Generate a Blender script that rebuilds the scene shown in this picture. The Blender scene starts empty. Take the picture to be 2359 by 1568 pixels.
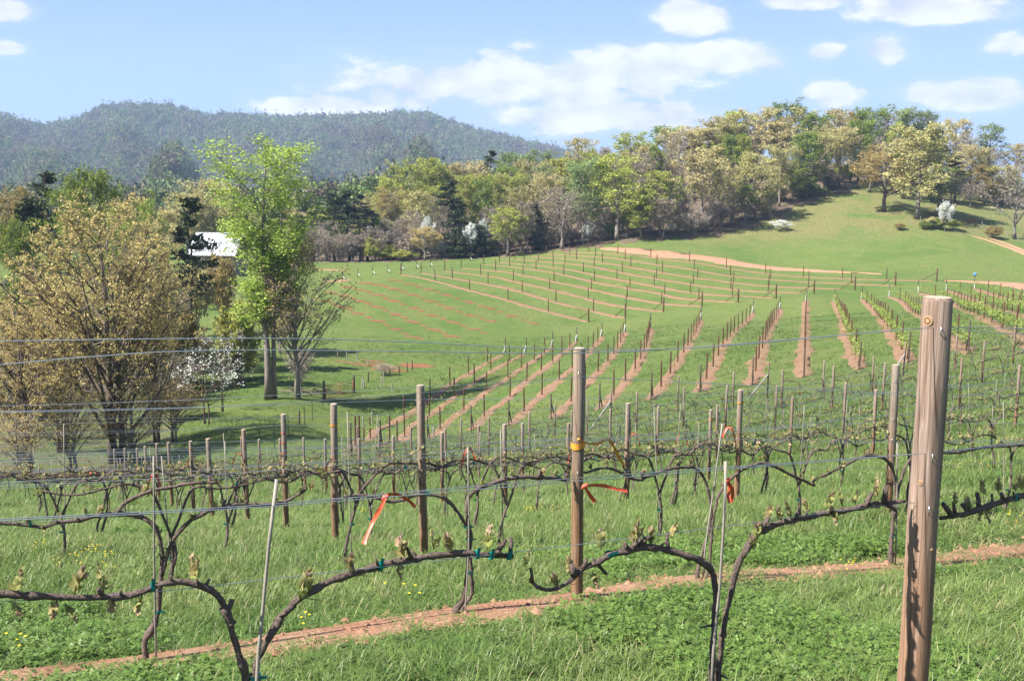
import bpy, math, random
import numpy as np
from mathutils import Vector, Matrix, Euler, noise as mnoise

rad = math.radians
random.seed(11)
rng = np.random.default_rng(11)
scene = bpy.context.scene
COL = scene.collection

# ------------------------------------------------------------------ camera, sky, sun, exposure
F, CX, CY = 2400.0, 1179.5, 784.0            # focal length and centre of the 2359 x 1568 plate the site was surveyed on
PITCH = math.atan(0.16)
SP, CP = math.sin(PITCH), math.cos(PITCH)
cam_data = bpy.data.cameras.new('camera')
cam_data.sensor_width = 36.0
cam_data.lens = 36.0 * F / 2359.0
cam_data.clip_start = 0.05
cam_data.clip_end = 20000.0
cam = bpy.data.objects.new('camera', cam_data)
COL.objects.link(cam)
cam.location = (0, 0, 0)
cam.rotation_euler = (math.pi / 2 - PITCH, 0, 0)
scene.camera = cam

SUN_EL = rad(49.0)
SUN_AZ = math.atan2(-0.93, -0.37)            # from the left, a little behind the camera
sun_vec = Vector((math.sin(SUN_AZ) * math.cos(SUN_EL), math.cos(SUN_AZ) * math.cos(SUN_EL), math.sin(SUN_EL)))
sun_data = bpy.data.lights.new('sun', 'SUN')
sun_data.energy = 5.0
sun_data.angle = rad(0.53)
sun_data.color = (1.0, 0.955, 0.88)
sun = bpy.data.objects.new('sun', sun_data)
COL.objects.link(sun)
sun.rotation_euler = (-sun_vec).to_track_quat('-Z', 'Y').to_euler()

scene.view_settings.view_transform = 'Standard'
scene.view_settings.look = 'None'
scene.view_settings.gamma = 1.0
scene.view_settings.exposure = 1.6
scene.view_settings.use_curve_mapping = False
scene.render.engine = 'CYCLES'
scene.cycles.use_denoising = True
scene.cycles.use_adaptive_sampling = True
scene.cycles.adaptive_threshold = 0.02
scene.cycles.max_bounces = 6
scene.cycles.diffuse_bounces = 3
scene.cycles.glossy_bounces = 2
scene.cycles.transmission_bounces = 4
scene.cycles.transparent_max_bounces = 6
scene.cycles.volume_bounces = 0
scene.cycles.caustics_reflective = False
scene.cycles.caustics_refractive = False


class NT:
    """small helper round a node tree"""
    def __init__(self, tree):
        self.t = tree
    def n(self, kind, **kw):
        nd = self.t.nodes.new(kind)
        for k, v in kw.items():
            setattr(nd, k, v)
        return nd
    def l(self, a, b):
        self.t.links.new(a, b)
    def m(self, op, a, b=None, c=None, clamp=False):
        nd = self.n('ShaderNodeMath', operation=op, use_clamp=clamp)
        for i, x in enumerate((a, b, c)):
            if x is None:
                continue
            if isinstance(x, (int, float)):
                nd.inputs[i].default_value = x
            else:
                self.l(x, nd.inputs[i])
        return nd.outputs[0]
    def mix(self, fac, a, b, blend='MIX'):
        nd = self.n('ShaderNodeMix', data_type='RGBA', blend_type=blend)
        for x, s in ((fac, nd.inputs[0]), (a, nd.inputs[6]), (b, nd.inputs[7])):
            if isinstance(x, (int, float)):
                s.default_value = x
            elif isinstance(x, tuple):
                s.default_value = (*x[:3], 1)
            else:
                self.l(x, s)
        return nd.outputs[2]
    def noise(self, vec, scale, detail=4, rough=0.55, out=0, dist=0.0):
        nd = self.n('ShaderNodeTexNoise')
        nd.inputs['Scale'].default_value = scale
        nd.inputs['Detail'].default_value = detail
        nd.inputs['Roughness'].default_value = rough
        nd.inputs['Distortion'].default_value = dist
        if vec is not None:
            self.l(vec, nd.inputs['Vector'])
        return nd.outputs[out]
    def ramp(self, fac, stops, interp='LINEAR'):
        nd = self.n('ShaderNodeValToRGB')
        cr = nd.color_ramp
        cr.interpolation = interp
        while len(cr.elements) < len(stops):
            cr.elements.new(0.5)
        for e, (p, c) in zip(cr.elements, stops):
            e.position = p
            e.color = (*c, 1) if len(c) == 3 else c
        self.l(fac, nd.inputs[0])
        return nd.outputs[0]
    def sstep(self, x, lo, hi):
        nd = self.n('ShaderNodeMapRange', interpolation_type='SMOOTHSTEP')
        self.l(x, nd.inputs[0])
        nd.inputs[1].default_value = lo
        nd.inputs[2].default_value = hi
        return nd.outputs[0]
    def vscale(self, vec, s):
        nd = self.n('ShaderNodeVectorMath', operation='MULTIPLY')
        self.l(vec, nd.inputs[0])
        nd.inputs[1].default_value = s
        return nd.outputs[0]
    def vadd(self, vec, s):
        nd = self.n('ShaderNodeVectorMath', operation='ADD')
        self.l(vec, nd.inputs[0])
        nd.inputs[1].default_value = s
        return nd.outputs[0]


def build_world():
    w = bpy.data.worlds.new('World')
    scene.world = w
    w.use_nodes = True
    w.node_tree.nodes.clear()
    T = NT(w.node_tree)
    out = T.n('ShaderNodeOutputWorld')
    bg = T.n('ShaderNodeBackground')
    T.l(bg.outputs[0], out.inputs[0])
    sky = T.n('ShaderNodeTexSky', sky_type='NISHITA')
    sky.sun_disc = False
    sky.sun_elevation = SUN_EL
    sky.sun_rotation = SUN_AZ
    sky.altitude = 400
    sky.air_density = 1.0
    sky.dust_density = 0.7
    sky.ozone_density = 1.6
    tc = T.n('ShaderNodeTexCoord')
    d = tc.outputs['Generated']
    sep = T.n('ShaderNodeSeparateXYZ')
    T.l(d, sep.inputs[0])
    X, Y, Z = sep.outputs
    # clouds: a layer of small cumulus; density is a broad field plus fine billows
    ny = T.m('MAXIMUM', Y, 0.05)
    a = T.m('DIVIDE', X, ny)
    e = T.m('DIVIDE', Z, ny)
    clouds = [(1000, 190, 270, 52), (1290, 188, 330, 70), (1580, 140, 190, 42), (760, 245, 130, 24), (1400, 265, 300, 42), (1210, 108, 38, 16), (1590, 42, 78, 42),
              (1912, 120, 48, 20), (2030, 112, 62, 34), (1850, 5, 85, 18), (2170, 18, 200, 34), (1925, 222, 62, 30), (2225, 212, 140, 34), (2330, 100, 60, 26), (20, 22, 70, 26), (-10, 112, 70, 18)]
    field = None
    for (u, v, wu, wv) in clouds:
        ca = (u - CX) / F
        yc = (CY - v) / F
        ce = (-SP + yc * CP) / (CP + yc * SP)
        dx = T.m('MULTIPLY', T.m('SUBTRACT', a, ca / (CP + yc * SP)), F / wu)
        dy = T.m('MULTIPLY', T.m('SUBTRACT', e, ce), F / wv)
        r2 = T.m('ADD', T.m('MULTIPLY', dx, dx), T.m('MULTIPLY', dy, dy))
        b = T.m('EXPONENT', T.m('MULTIPLY', r2, -0.85))
        field = b if field is None else T.m('MAXIMUM', field, b)
    front = T.sstep(Y, 0.05, 0.35)
    field = T.m('MULTIPLY', field, front)
    # the rest of the sky carries the same broken cumulus
    zz = T.m('ADD', T.m('MAXIMUM', Z, 0.0), 0.12)
    comb = T.n('ShaderNodeCombineXYZ')
    T.l(T.m('DIVIDE', X, zz), comb.inputs[0])
    T.l(T.m('DIVIDE', Y, zz), comb.inputs[1])
    broad = T.noise(comb.outputs[0], 1.1, 3, 0.5)
    infr = T.m('MULTIPLY', T.sstep(T.m('ABSOLUTE', a), 0.75, 0.55), T.m('MULTIPLY', front, T.sstep(e, 0.5, 0.35)))
    rest = T.m('MULTIPLY', T.sstep(broad, 0.52, 0.72), T.m('SUBTRACT', 1.0, infr))
    field = T.m('MAXIMUM', field, rest)
    p = T.vscale(d, (1.0, 1.0, 2.0))
    n1 = T.noise(p, 17.0, 7, 0.62, dist=0.25)
    n1b = T.noise(T.vadd(p, (0.014, 0.0, -0.022)), 17.0, 4, 0.60)
    n2 = T.noise(p, 7.0, 2, 0.5)
    shape = T.m('ADD', T.m('MULTIPLY', T.m('SUBTRACT', n1, 0.5), 2.3), T.m('MULTIPLY', T.m('SUBTRACT', n2, 0.5), 1.0))
    dens = T.m('ADD', T.m('MULTIPLY', field, 1.05), T.m('MULTIPLY', shape, T.m('ADD', 0.35, T.m('MULTIPLY', T.sstep(field, 0.05, 0.5), 0.65))))
    alpha = T.m('MULTIPLY', T.sstep(dens, 0.30, 0.70), 0.98)
    wisp = T.m('MULTIPLY', T.sstep(T.m('ADD', field, T.m('MULTIPLY', T.m('SUBTRACT', n1, 0.5), 0.9)), 0.05, 0.7), 0.30)
    alpha = T.m('MAXIMUM', alpha, wisp)
    lit = T.m('ADD', 0.60, T.m('ADD', T.m('MULTIPLY', T.m('SUBTRACT', n1, n1b), 2.4), T.m('MULTIPLY', T.m('SUBTRACT', n2, 0.5), 1.4)), clamp=True)
    ccol = T.mix(lit, (0.215, 0.220, 0.268), (0.370, 0.358, 0.364))
    skyc = T.mix(1.0, sky.outputs[0], (0.050, 0.050, 0.050), 'MULTIPLY')
    # thin high veil that pales the blue, stronger toward the horizon
    veil = T.m('ADD', 0.56, T.m('MULTIPLY', T.sstep(Z, 0.30, 0.0), 0.30))
    skyc = T.mix(veil, skyc, T.mix(T.sstep(Z, 0.0, 0.28), (0.150, 0.212, 0.338), (0.090, 0.150, 0.312)))
    colr = T.mix(alpha, skyc, ccol)
    T.l(colr, bg.inputs[0])
    bg.inputs[1].default_value = 1.0
    w.cycles.sampling_method = 'MANUAL'
    w.cycles.sample_map_resolution = 512


build_world()
# ------------------------------------------------------------------ helpers: tagging, meshes
def tag(o, label=None, cat=None, group=None, kind=None):
    if label: o['label'] = label
    if cat: o['category'] = cat
    if group: o['group'] = group
    if kind: o['kind'] = kind
    return o


def empty(name, loc=(0, 0, 0), rot=(0, 0, 0), scale=(1, 1, 1)):
    o = bpy.data.objects.new(name, None)
    o.empty_display_size = 0.2
    o.location = loc
    o.rotation_euler = rot
    o.scale = scale
    COL.objects.link(o)
    return o


def obj(name, mesh, parent=None, mat=None, loc=None, rot=None, scale=None):
    o = bpy.data.objects.new(name, mesh)
    COL.objects.link(o)
    if parent is not None:
        o.parent = parent
    if mat is not None:
        if len(mesh.materials) == 0:
            mesh.materials.append(mat)
        elif mesh.materials[0] is not mat:
            o.material_slots[0].link = 'OBJECT'
            o.material_slots[0].material = mat
    if loc is not None: o.location = loc
    if rot is not None: o.rotation_euler = rot
    if scale is not None: o.scale = scale
    return o


class MB:
    """collects vertices and faces of one mesh"""
    def __init__(self):
        self.v = []
        self.f = []
        self.mi = []
    def add(self, vs, fs, mi=0):
        o = len(self.v)
        self.v.extend(vs)
        self.f.extend([tuple(i + o for i in f) for f in fs])
        self.mi.extend([mi] * len(fs))
    def tube(self, pts, rads, sides=8, cap=True, bump=0.0, mi=0):
        pts = [Vector(p) for p in pts]
        n = len(pts)
        if n < 2: return
        if isinstance(rads, (int, float)): rads = [rads] * n
        t0 = (pts[1] - pts[0]).normalized()
        ref = Vector((0, 0, 1)) if abs(t0.z) < 0.9 else Vector((1, 0, 0))
        nrm = t0.cross(ref).normalized()
        vs, fs = [], []
        for i in range(n):
            if i == 0: t = (pts[1] - pts[0])
            elif i == n - 1: t = (pts[-1] - pts[-2])
            else: t = (pts[i + 1] - pts[i - 1])
            if t.length < 1e-9: t = t0
            t = t.normalized()
            nrm = (nrm - t * nrm.dot(t))
            if nrm.length < 1e-6: nrm = t.orthogonal()
            nrm.normalize()
            b = t.cross(nrm)
            for k in range(sides):
                a = 2 * math.pi * k / sides
                r = rads[i] * (1 + (random.uniform(-bump, bump) if bump else 0))
                vs.append(pts[i] + (nrm * math.cos(a) + b * math.sin(a)) * r)
        for i in range(n - 1):
            for k in range(sides):
                k2 = (k + 1) % sides
                fs.append((i * sides + k, i * sides + k2, (i + 1) * sides + k2, (i + 1) * sides + k))
        if cap:
            fs.append(tuple(range(sides - 1, -1, -1)))
            fs.append(tuple((n - 1) * sides + k for k in range(sides)))
        self.add([tuple(x) for x in vs], fs, mi)
    def box(self, c, s, rotz=0.0, mi=0):
        x, y, z = s[0] / 2, s[1] / 2, s[2] / 2
        cs, sn = math.cos(rotz), math.sin(rotz)
        vs = []
        for dx, dy, dz in ((-x, -y, -z), (x, -y, -z), (x, y, -z), (-x, y, -z), (-x, -y, z), (x, -y, z), (x, y, z), (-x, y, z)):
            vs.append((c[0] + dx * cs - dy * sn, c[1] + dx * sn + dy * cs, c[2] + dz))
        self.add(vs, [(0, 3, 2, 1), (4, 5, 6, 7), (0, 1, 5, 4), (1, 2, 6, 5), (2, 3, 7, 6), (3, 0, 4, 7)], mi)
    def mesh(self, name, mats=(), smooth=False):
        me = bpy.data.meshes.new(name)
        me.from_pydata([tuple(p) for p in self.v], [], self.f)
        for m in mats: me.materials.append(m)
        if len(mats) > 1:
            me.polygons.foreach_set('material_index', self.mi)
        if smooth:
            me.polygons.foreach_set('use_smooth', [True] * len(me.polygons))
        me.update()
        return me


def np_mesh(name, verts, quads, mat=None, attr=None, smooth=False):
    """mesh from numpy arrays; quads (n, k); attr = {name: per-face float array}"""
    me = bpy.data.meshes.new(name)
    nv, nf, k = len(verts), len(quads), quads.shape[1]
    me.vertices.add(nv)
    me.vertices.foreach_set('co', np.asarray(verts, dtype=np.float32).ravel())
    me.loops.add(nf * k)
    me.loops.foreach_set('vertex_index', np.asarray(quads, dtype=np.int32).ravel())
    me.polygons.add(nf)
    me.polygons.foreach_set('loop_start', np.arange(0, nf * k, k, dtype=np.int32))
    if smooth:
        me.polygons.foreach_set('use_smooth', np.ones(nf, dtype=bool))
    me.update(calc_edges=True)
    if attr:
        for an, av in attr.items():
            at = me.attributes.new(an, 'FLOAT', 'FACE')
            at.data.foreach_set('value', np.asarray(av, dtype=np.float32))
    if mat: me.materials.append(mat)
    return me


ORD = ['zeroth', 'first', 'second', 'third', 'fourth', 'fifth', 'sixth', 'seventh', 'eighth', 'ninth', 'tenth', 'eleventh', 'twelfth', 'thirteenth',
       'fourteenth', 'fifteenth', 'sixteenth', 'seventeenth', 'eighteenth', 'nineteenth', 'twentieth']
_TENS = {20: 'twenty', 30: 'thirty', 40: 'forty', 50: 'fifty', 60: 'sixty', 70: 'seventy', 80: 'eighty', 90: 'ninety'}
def ordinal(n):
    if n <= 20: return ORD[n]
    if n % 10 == 0: return _TENS[n][:-1] + 'ieth'
    return _TENS[n - n % 10] + '-' + ORD[n % 10]


def resample(pts, rads, step):
    """Catmull-Rom through the points"""
    P = [Vector(p) for p in pts]
    out, ro = [], []
    n = len(P)
    for i in range(n - 1):
        p0, p1, p2, p3 = P[max(i - 1, 0)], P[i], P[i + 1], P[min(i + 2, n - 1)]
        m = max(1, int((p2 - p1).length / step))
        for k in range(m):
            t = k / m
            out.append(0.5 * ((2 * p1) + (p2 - p0) * t + (2 * p0 - 5 * p1 + 4 * p2 - p3) * t * t + (3 * p1 - p0 - 3 * p2 + p3) * t ** 3))
            ro.append(rads[i] * (1 - t) + rads[i + 1] * t)
    out.append(P[-1]); ro.append(rads[-1])
    return out, ro


# ------------------------------------------------------------------ survey: pixel + distance -> place
def P(u, v, zc):
    x, y = (u - CX) / F * zc, (CY - v) / F * zc
    return Vector((x, zc * CP + y * SP, -zc * SP + y * CP))


CTRL = [
    # nearest rows (post and vine feet)
    (-300, 2150, 2.9), (0, 2120, 3.1), (580, 2050, 3.4), (1100, 1900, 3.75), (1655, 1790, 4.16), (2095, 1680, 4.6), (2700, 1590, 5.5),
    (-300, 1610, 6.0), (0, 1575, 6.3), (370, 1530, 6.6), (1060, 1420, 7.3), (1328, 1385, 7.8), (1620, 1340, 8.7), (2052, 1308, 9.9), (2359, 1268, 11.2), (2700, 1225, 13.0), (2047, 1195, 12.8), (2345, 1092, 18.4),
    (977, 1288, 10.9), (1685, 1158, 17.2), (773, 1257, 13.4), (1453, 1167, 18.8), (660, 1222, 16.5), (572, 1212, 20.3),
    (490, 1202, 23), (447, 1185, 26), (397, 1172, 29.4), (0, 1270, 13), (-200, 1200, 24), (0, 1170, 30),
    (1812, 1087, 27.6), (2225, 1015, 28.5), (2190, 957, 37), (2270, 906, 41), (2165, 883, 47), (1996, 905, 53), (1758, 930, 52), (1580, 950, 53), (1210, 1020, 56),
    # middle block
    (809, 1050, 77), (877, 1030, 76), (985, 1012, 75), (1086, 991, 74), (1172, 980, 72), (1269, 966, 71), (1381, 944, 69), (1500, 921, 67),
    (1612, 903, 66), (1733, 886, 65), (1852, 868, 64), (1980, 850, 62.5), (2093, 832, 61), (2230, 811, 59), (2359, 796, 58), (2600, 780, 57),
    (1857, 692, 148), (1735, 721, 143), (1498, 753, 135), (1386, 771, 132), (1273, 796, 128), (1165, 814, 122), (1990, 688, 150), (2114, 670, 152), (2244, 667, 150),
    (2359, 656, 160), (1856, 768, 92), (1480, 835, 92), (2200, 735, 86), (1150, 900, 92),
    # upper block
    (1366, 742, 150), (1539, 719, 151), (1715, 696, 152), (1895, 677, 153), (2078, 658, 158), (2172, 649, 162),
    (924, 632, 175), (1067, 616, 190), (1380, 578, 205), (1800, 612, 192), (2160, 642, 168), (1500, 640, 176), (1250, 650, 172),
    # left field, valley, woods floor
    (1000, 800, 128), (972, 782, 135), (758, 694, 155), (800, 631, 185), (746, 607, 205), (951, 854, 115), (780, 905, 100), (752, 818, 122),
    (597, 940, 88), (665, 925, 90), (300, 1000, 80), (100, 1080, 62), (250, 1100, 60), (0, 1060, 64), (-300, 1060, 66), (480, 615, 200), (0, 620, 210), (300, 620, 205),
    (200, 800, 120), (450, 750, 140), (-200, 790, 120), (560, 1060, 57), (720, 985, 74),
    # right hill and the wood
    (1900, 442, 250), (2140, 520, 215), (2359, 545, 213), (1640, 545, 215), (1450, 556, 212), (1180, 590, 212), (1350, 572, 212), (1990, 424, 258), (2300, 480, 245),
    (1750, 482, 238), (1650, 522, 224), (1700, 380, 300), (1900, 375, 310), (2200, 410, 310), (1400, 430, 295), (1200, 480, 290), (1000, 540, 275), (850, 598, 240),
    (2600, 540, 215), (2600, 420, 310), (500, 590, 290), (100, 590, 290), (-300, 600, 290),
]
_ext = [(0, 0, -1.66)]
_pts = [P(*c) for c in CTRL] + [Vector((x, y, z)) for x, y, z in
        [(-1, .4, -1.9), (-.5, .9, -1.85), (0, 1, -1.82), (.5, .9, -1.8), (1, .4, -1.76), (-1.4, 1.4, -2.0), (1.4, 1.4, -1.88), (0, 2.0, -2.02), (3, 2.2, -2.1), (-3.2, 2.3, -2.35)]]
_q = np.array([[math.atan2(p.x, p.y) * 1.6, math.log(math.hypot(p.x, p.y))] for p in _pts])
_s = np.array([p.z / math.hypot(p.x, p.y) for p in _pts])


def _tps(r2):
    return 0.5 * r2 * np.log(r2 + 1e-12)


_n = len(_q)
_K = _tps(((_q[:, None, :] - _q[None, :, :]) ** 2).sum(-1)) + np.eye(_n) * 0.0008
_Pm = np.hstack([np.ones((_n, 1)), _q])
_A = np.zeros((_n + 3, _n + 3))
_A[:_n, :_n] = _K; _A[:_n, _n:] = _Pm; _A[_n:, :_n] = _Pm.T
_w = np.linalg.solve(_A, np.concatenate([_s, np.zeros(3)]))


def height(x, y):
    """ground height, vectorised"""
    x = np.atleast_1d(np.asarray(x, float)); y = np.atleast_1d(np.asarray(y, float))
    r = np.hypot(x, y); az = np.arctan2(x, y)
    azc = np.clip(az, -0.62, 0.62)
    rc = np.clip(r, 0.9, 330.0)
    q = np.stack([azc * 1.6, np.log(rc)], -1)
    out = np.empty(len(r))
    for i in range(0, len(r), 20000):
        qq = q[i:i + 20000]
        d2 = ((qq[:, None, :] - _q[None, :, :]) ** 2).sum(-1)
        out[i:i + 20000] = _tps(d2) @ _w[:_n] + _w[_n] + qq @ _w[_n + 1:]
    z = out * rc
    near = np.clip((0.9 - r) / 0.9, 0, 1)
    z = z * (1 - near) + (-1.7) * near
    far = np.clip((r - 330.0) / 300.0, 0, 1); far = far * far * (3 - 2 * far)
    z = z * (1 - far) + (-22.0) * far
    side = np.clip((np.abs(az) - 0.62) / 0.9, 0, 1); side = side * side * (3 - 2 * side)
    zb = -1.7 + np.minimum(r, 60) * 0.05
    z = z * (1 - side) + zb * side
    return z


def hz(x, y):
    return float(height([x], [y])[0])


_TT = np.geomspace(1.5, 420, 700)
def gpix(u, v):
    """where the line of sight through plate pixel (u, v) meets the ground"""
    k = (CY - v) / F
    dx, dy, dz = (u - CX) / F, CP + k * SP, -SP + k * CP
    g = dz * _TT - height(dx * _TT, dy * _TT)
    neg = np.where(g < 0)[0]
    if len(neg) == 0:
        t = _TT[int(np.argmin(g))]
    else:
        i = neg[0]
        if i == 0: t = _TT[0]
        else: t = _TT[i - 1] + (_TT[i] - _TT[i - 1]) * g[i - 1] / (g[i - 1] - g[i])
    x, y = dx * t, dy * t
    return Vector((x, y, hz(x, y)))


# ------------------------------------------------------------------ materials
def new_mat(name):
    m = bpy.data.materials.new(name)
    m.use_nodes = True
    T = NT(m.node_tree)
    b = m.node_tree.nodes['Principled BSDF']
    b.inputs['Roughness'].default_value = 0.85
    b.inputs['Specular IOR Level'].default_value = 0.25
    return m, T, b


def bump(T, b, h, strength=0.4, dist=0.02):
    bn = T.n('ShaderNodeBump')
    bn.inputs['Strength'].default_value = strength
    bn.inputs['Distance'].default_value = dist
    T.l(h, bn.inputs['Height'])
    T.l(bn.outputs[0], b.inputs['Normal'])


def pos(T):
    return T.n('ShaderNodeNewGeometry').outputs['Position']


def mat_ground():
    m, T, b = new_mat('meadow_grass')
    p = pos(T)
    big = T.noise(p, 0.045, 3, 0.6)
    mid = T.noise(p, 0.35, 4, 0.6)
    fine = T.noise(p, 1.9, 6, 0.72)
    vf = T.noise(p, 16.0, 4, 0.7)
    c = T.mix(T.sstep(big, 0.35, 0.65), (0.072, 0.126, 0.024), (0.125, 0.155, 0.040))
    c = T.mix(T.m('MULTIPLY', T.sstep(mid, 0.45, 0.75), 0.65), c, (0.170, 0.180, 0.062))
    pat = T.noise(p, 0.11, 5, 0.7)
    c = T.mix(T.m('MULTIPLY', T.sstep(pat, 0.46, 0.60), 0.6), c, (0.150, 0.160, 0.052))
    c = T.mix(T.m('MULTIPLY', T.sstep(fine, 0.42, 0.62), 0.75), c, (0.060, 0.112, 0.022))
    c = T.mix(T.m('MULTIPLY', T.sstep(vf, 0.48, 0.66), 0.6), c, (0.180, 0.212, 0.078))
    # rough dry pasture high on the hill
    sep = T.n('ShaderNodeSeparateXYZ'); T.l(p, sep.inputs[0])
    dry = T.m('MULTIPLY', T.sstep(sep.outputs[1], 203, 216), T.sstep(sep.outputs[0], 20, 45))
    dry = T.m('MULTIPLY', dry, T.sstep(T.noise(p, 0.14, 5, 0.65), 0.30, 0.56))
    c = T.mix(T.m('MULTIPLY', dry, 0.85), c, T.mix(T.sstep(fine, 0.4, 0.62), (0.190, 0.165, 0.072), (0.120, 0.125, 0.045)))
    T.l(c, b.inputs['Base Color'])
    b.inputs['Roughness'].default_value = 0.95
    b.inputs['Specular IOR Level'].default_value = 0.1
    h = T.m('ADD', T.m('MULTIPLY', fine, 0.6), T.m('MULTIPLY', vf, 0.4))
    bump(T, b, h, 1.0, 0.30)
    return m


def mat_soil(name, a, c2, pale):
    m, T, b = new_mat(name)
    p = pos(T)
    n = T.noise(p, 2.2, 6, 0.65)
    f = T.noise(p, 22.0, 6, 0.7)
    c = T.mix(T.sstep(n, 0.35, 0.68), a, c2)
    c = T.mix(T.m('MULTIPLY', T.sstep(f, 0.48, 0.72), 0.8), c, pale)
    T.l(c, b.inputs['Base Color'])
    b.inputs['Specular IOR Level'].default_value = 0.1
    bump(T, b, T.m('ADD', f, n), 0.8, 0.05)
    return m


def mat_wood(name, fresh, grey, grain=1.0, top=False, seedy=0.0):
    """weathered treated pine: grey at the top, orange-brown toward the foot (the timber's own stain)"""
    m, T, b = new_mat(name)
    tc = T.n('ShaderNodeTexCoord')
    o = tc.outputs['Object']
    info = T.n('ShaderNodeObjectInfo')
    off = T.n('ShaderNodeVectorMath', operation='ADD')
    T.l(o, off.inputs[0])
    cmb = T.n('ShaderNodeCombineXYZ')
    for i in range(3): T.l(T.m('MULTIPLY', info.outputs['Random'], 17.0 + 9 * i), cmb.inputs[i])
    T.l(cmb.outputs[0], off.inputs[1])
    o2 = off.outputs[0]
    streak = T.noise(T.vscale(o2, (34 * grain, 34 * grain, 1.6)), 1.0, 4, 0.6, dist=0.6)
    fine = T.noise(T.vscale(o2, (150 * grain, 150 * grain, 5)), 1.0, 4, 0.6)
    sep = T.n('ShaderNodeSeparateXYZ'); T.l(o, sep.inputs[0])
    hgt = T.m('ADD', sep.outputs[2], T.m('MULTIPLY', T.m('SUBTRACT', T.noise(T.vscale(o2, (9, 9, 1.2)), 1.0, 3), 0.5), 1.5))
    g = T.sstep(hgt, 0.35, 1.55)
    g = T.m('MULTIPLY', g, T.m('ADD', 0.55, T.m('MULTIPLY', info.outputs['Random'], 0.5)))
    c = T.mix(g, fresh, grey)
    c = T.mix(T.m('MULTIPLY', T.sstep(streak, 0.50, 0.66), 0.48), c, tuple(x * 0.48 for x in fresh))
    c = T.mix(T.m('MULTIPLY', T.sstep(fine, 0.5, 0.75), 0.45), c, tuple(min(1, x * 1.7 + 0.05) for x in grey))
    lines = T.noise(T.vscale(o2, (62 * grain, 62 * grain, 0.8)), 1.0, 2, 0.5, dist=0.4)
    c = T.mix(T.m('MULTIPLY', T.m('MULTIPLY', T.sstep(lines, 0.545, 0.575), T.sstep(lines, 0.64, 0.60)), 0.6), c, tuple(x * 0.36 for x in fresh))
    T.l(c, b.inputs['Base Color'])
    b.inputs['Roughness'].default_value = 0.8
    bump(T, b, T.m('ADD', T.m('MULTIPLY', streak, 0.7), fine), 0.55, 0.006)
    return m


def mat_plain(name, colr, rough=0.6, var=0.25, scale=12.0, spec=0.3, metal=0.0, bmp=0.3, bd=0.01):
    m, T, b = new_mat(name)
    tc = T.n('ShaderNodeTexCoord')
    n = T.noise(tc.outputs['Object'], scale, 5, 0.65)
    info = T.n('ShaderNodeObjectInfo')
    c = T.mix(n, tuple(x * (1 - var) for x in colr), tuple(min(1, x * (1 + var)) for x in colr))
    c = T.mix(T.m('MULTIPLY', info.outputs['Random'], 0.35), c, tuple(x * 0.62 for x in colr))
    T.l(c, b.inputs['Base Color'])
    b.inputs['Roughness'].default_value = rough
    b.inputs['Specular IOR Level'].default_value = spec
    b.inputs['Metallic'].default_value = metal
    if bmp: bump(T, b, n, bmp, bd)
    return m


def mat_leaf(name, c1, c2, c3=None, transl=0.35, objvar=0.25, spec=0.15, rough=0.6, posscale=0.0, c4=None):
    """leaf: colour varies from leaf to leaf, tree to tree"""
    m, T, b = new_mat(name)
    at = T.n('ShaderNodeAttribute', attribute_name='tint')
    info = T.n('ShaderNodeObjectInfo')
    t = at.outputs['Fac']
    c = T.mix(t, c1, c2)
    if c3:
        c = T.mix(T.m('MULTIPLY', T.sstep(info.outputs['Random'], 0.3, 0.9), objvar * 2), c, c3)
    if posscale:
        nz = T.noise(pos(T), posscale, 3, 0.6)
        c = T.mix(T.m('MULTIPLY', T.sstep(nz, 0.44, 0.66), 0.7), c, c4)
    dk = T.m('SUBTRACT', 1.0, T.m('MULTIPLY', T.m('FRACT', T.m('MULTIPLY', info.outputs['Random'], 7.31)), objvar))
    mul = T.n('ShaderNodeVectorMath', operation='SCALE')
    T.l(c, mul.inputs[0]); T.l(dk, mul.inputs['Scale'])
    c = mul.outputs[0]
    T.l(c, b.inputs['Base Color'])
    b.inputs['Roughness'].default_value = rough
    b.inputs['Specular IOR Level'].default_value = spec
    tr = T.n('ShaderNodeBsdfTranslucent')
    T.l(c, tr.inputs[0])
    mx = T.n('ShaderNodeMixShader')
    mx.inputs[0].default_value = transl
    T.l(b.outputs[0], mx.inputs[1]); T.l(tr.outputs[0], mx.inputs[2])
    T.l(mx.outputs[0], m.node_tree.nodes['Material Output'].inputs[0])
    return m


M = {}
M['ground'] = mat_ground()
M['soil'] = mat_soil('dry_red_clay', (0.275, 0.142, 0.084), (0.332, 0.190, 0.119), (0.408, 0.266, 0.185))
M['soil_far'] = mat_soil('tilled_clay', (0.175, 0.099, 0.059), (0.216, 0.131, 0.081), (0.258, 0.170, 0.110))
M['soil_red'] = mat_soil('raw_red_clay', (0.155, 0.062, 0.032), (0.195, 0.085, 0.045), (0.22, 0.115, 0.065))
M['post'] = mat_wood('weathered_pine', (0.205, 0.115, 0.060), (0.225, 0.185, 0.150))
M['post_big'] = mat_wood('treated_pine', (0.250, 0.145, 0.088), (0.245, 0.180, 0.142), 0.55)
M['endgrain'] = mat_plain('sawn_end_grain', (0.36, 0.28, 0.21), 0.9, 0.25, 40)
M['thin_post'] = mat_wood('brown_post', (0.088, 0.036, 0.016), (0.095, 0.052, 0.029))
M['thin_dark'] = mat_wood('dark_post', (0.075, 0.045, 0.030), (0.10, 0.08, 0.065))
M['white'] = mat_plain('whitewash', (0.391, 0.383, 0.365), 0.7, 0.15, 6)
M['greywood'] = mat_plain('silvered_wood', (0.27, 0.245, 0.22), 0.85, 0.3, 30)
M['knot'] = mat_plain('knot_wood', (0.17, 0.085, 0.045), 0.7, 0.4, 60)
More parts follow.
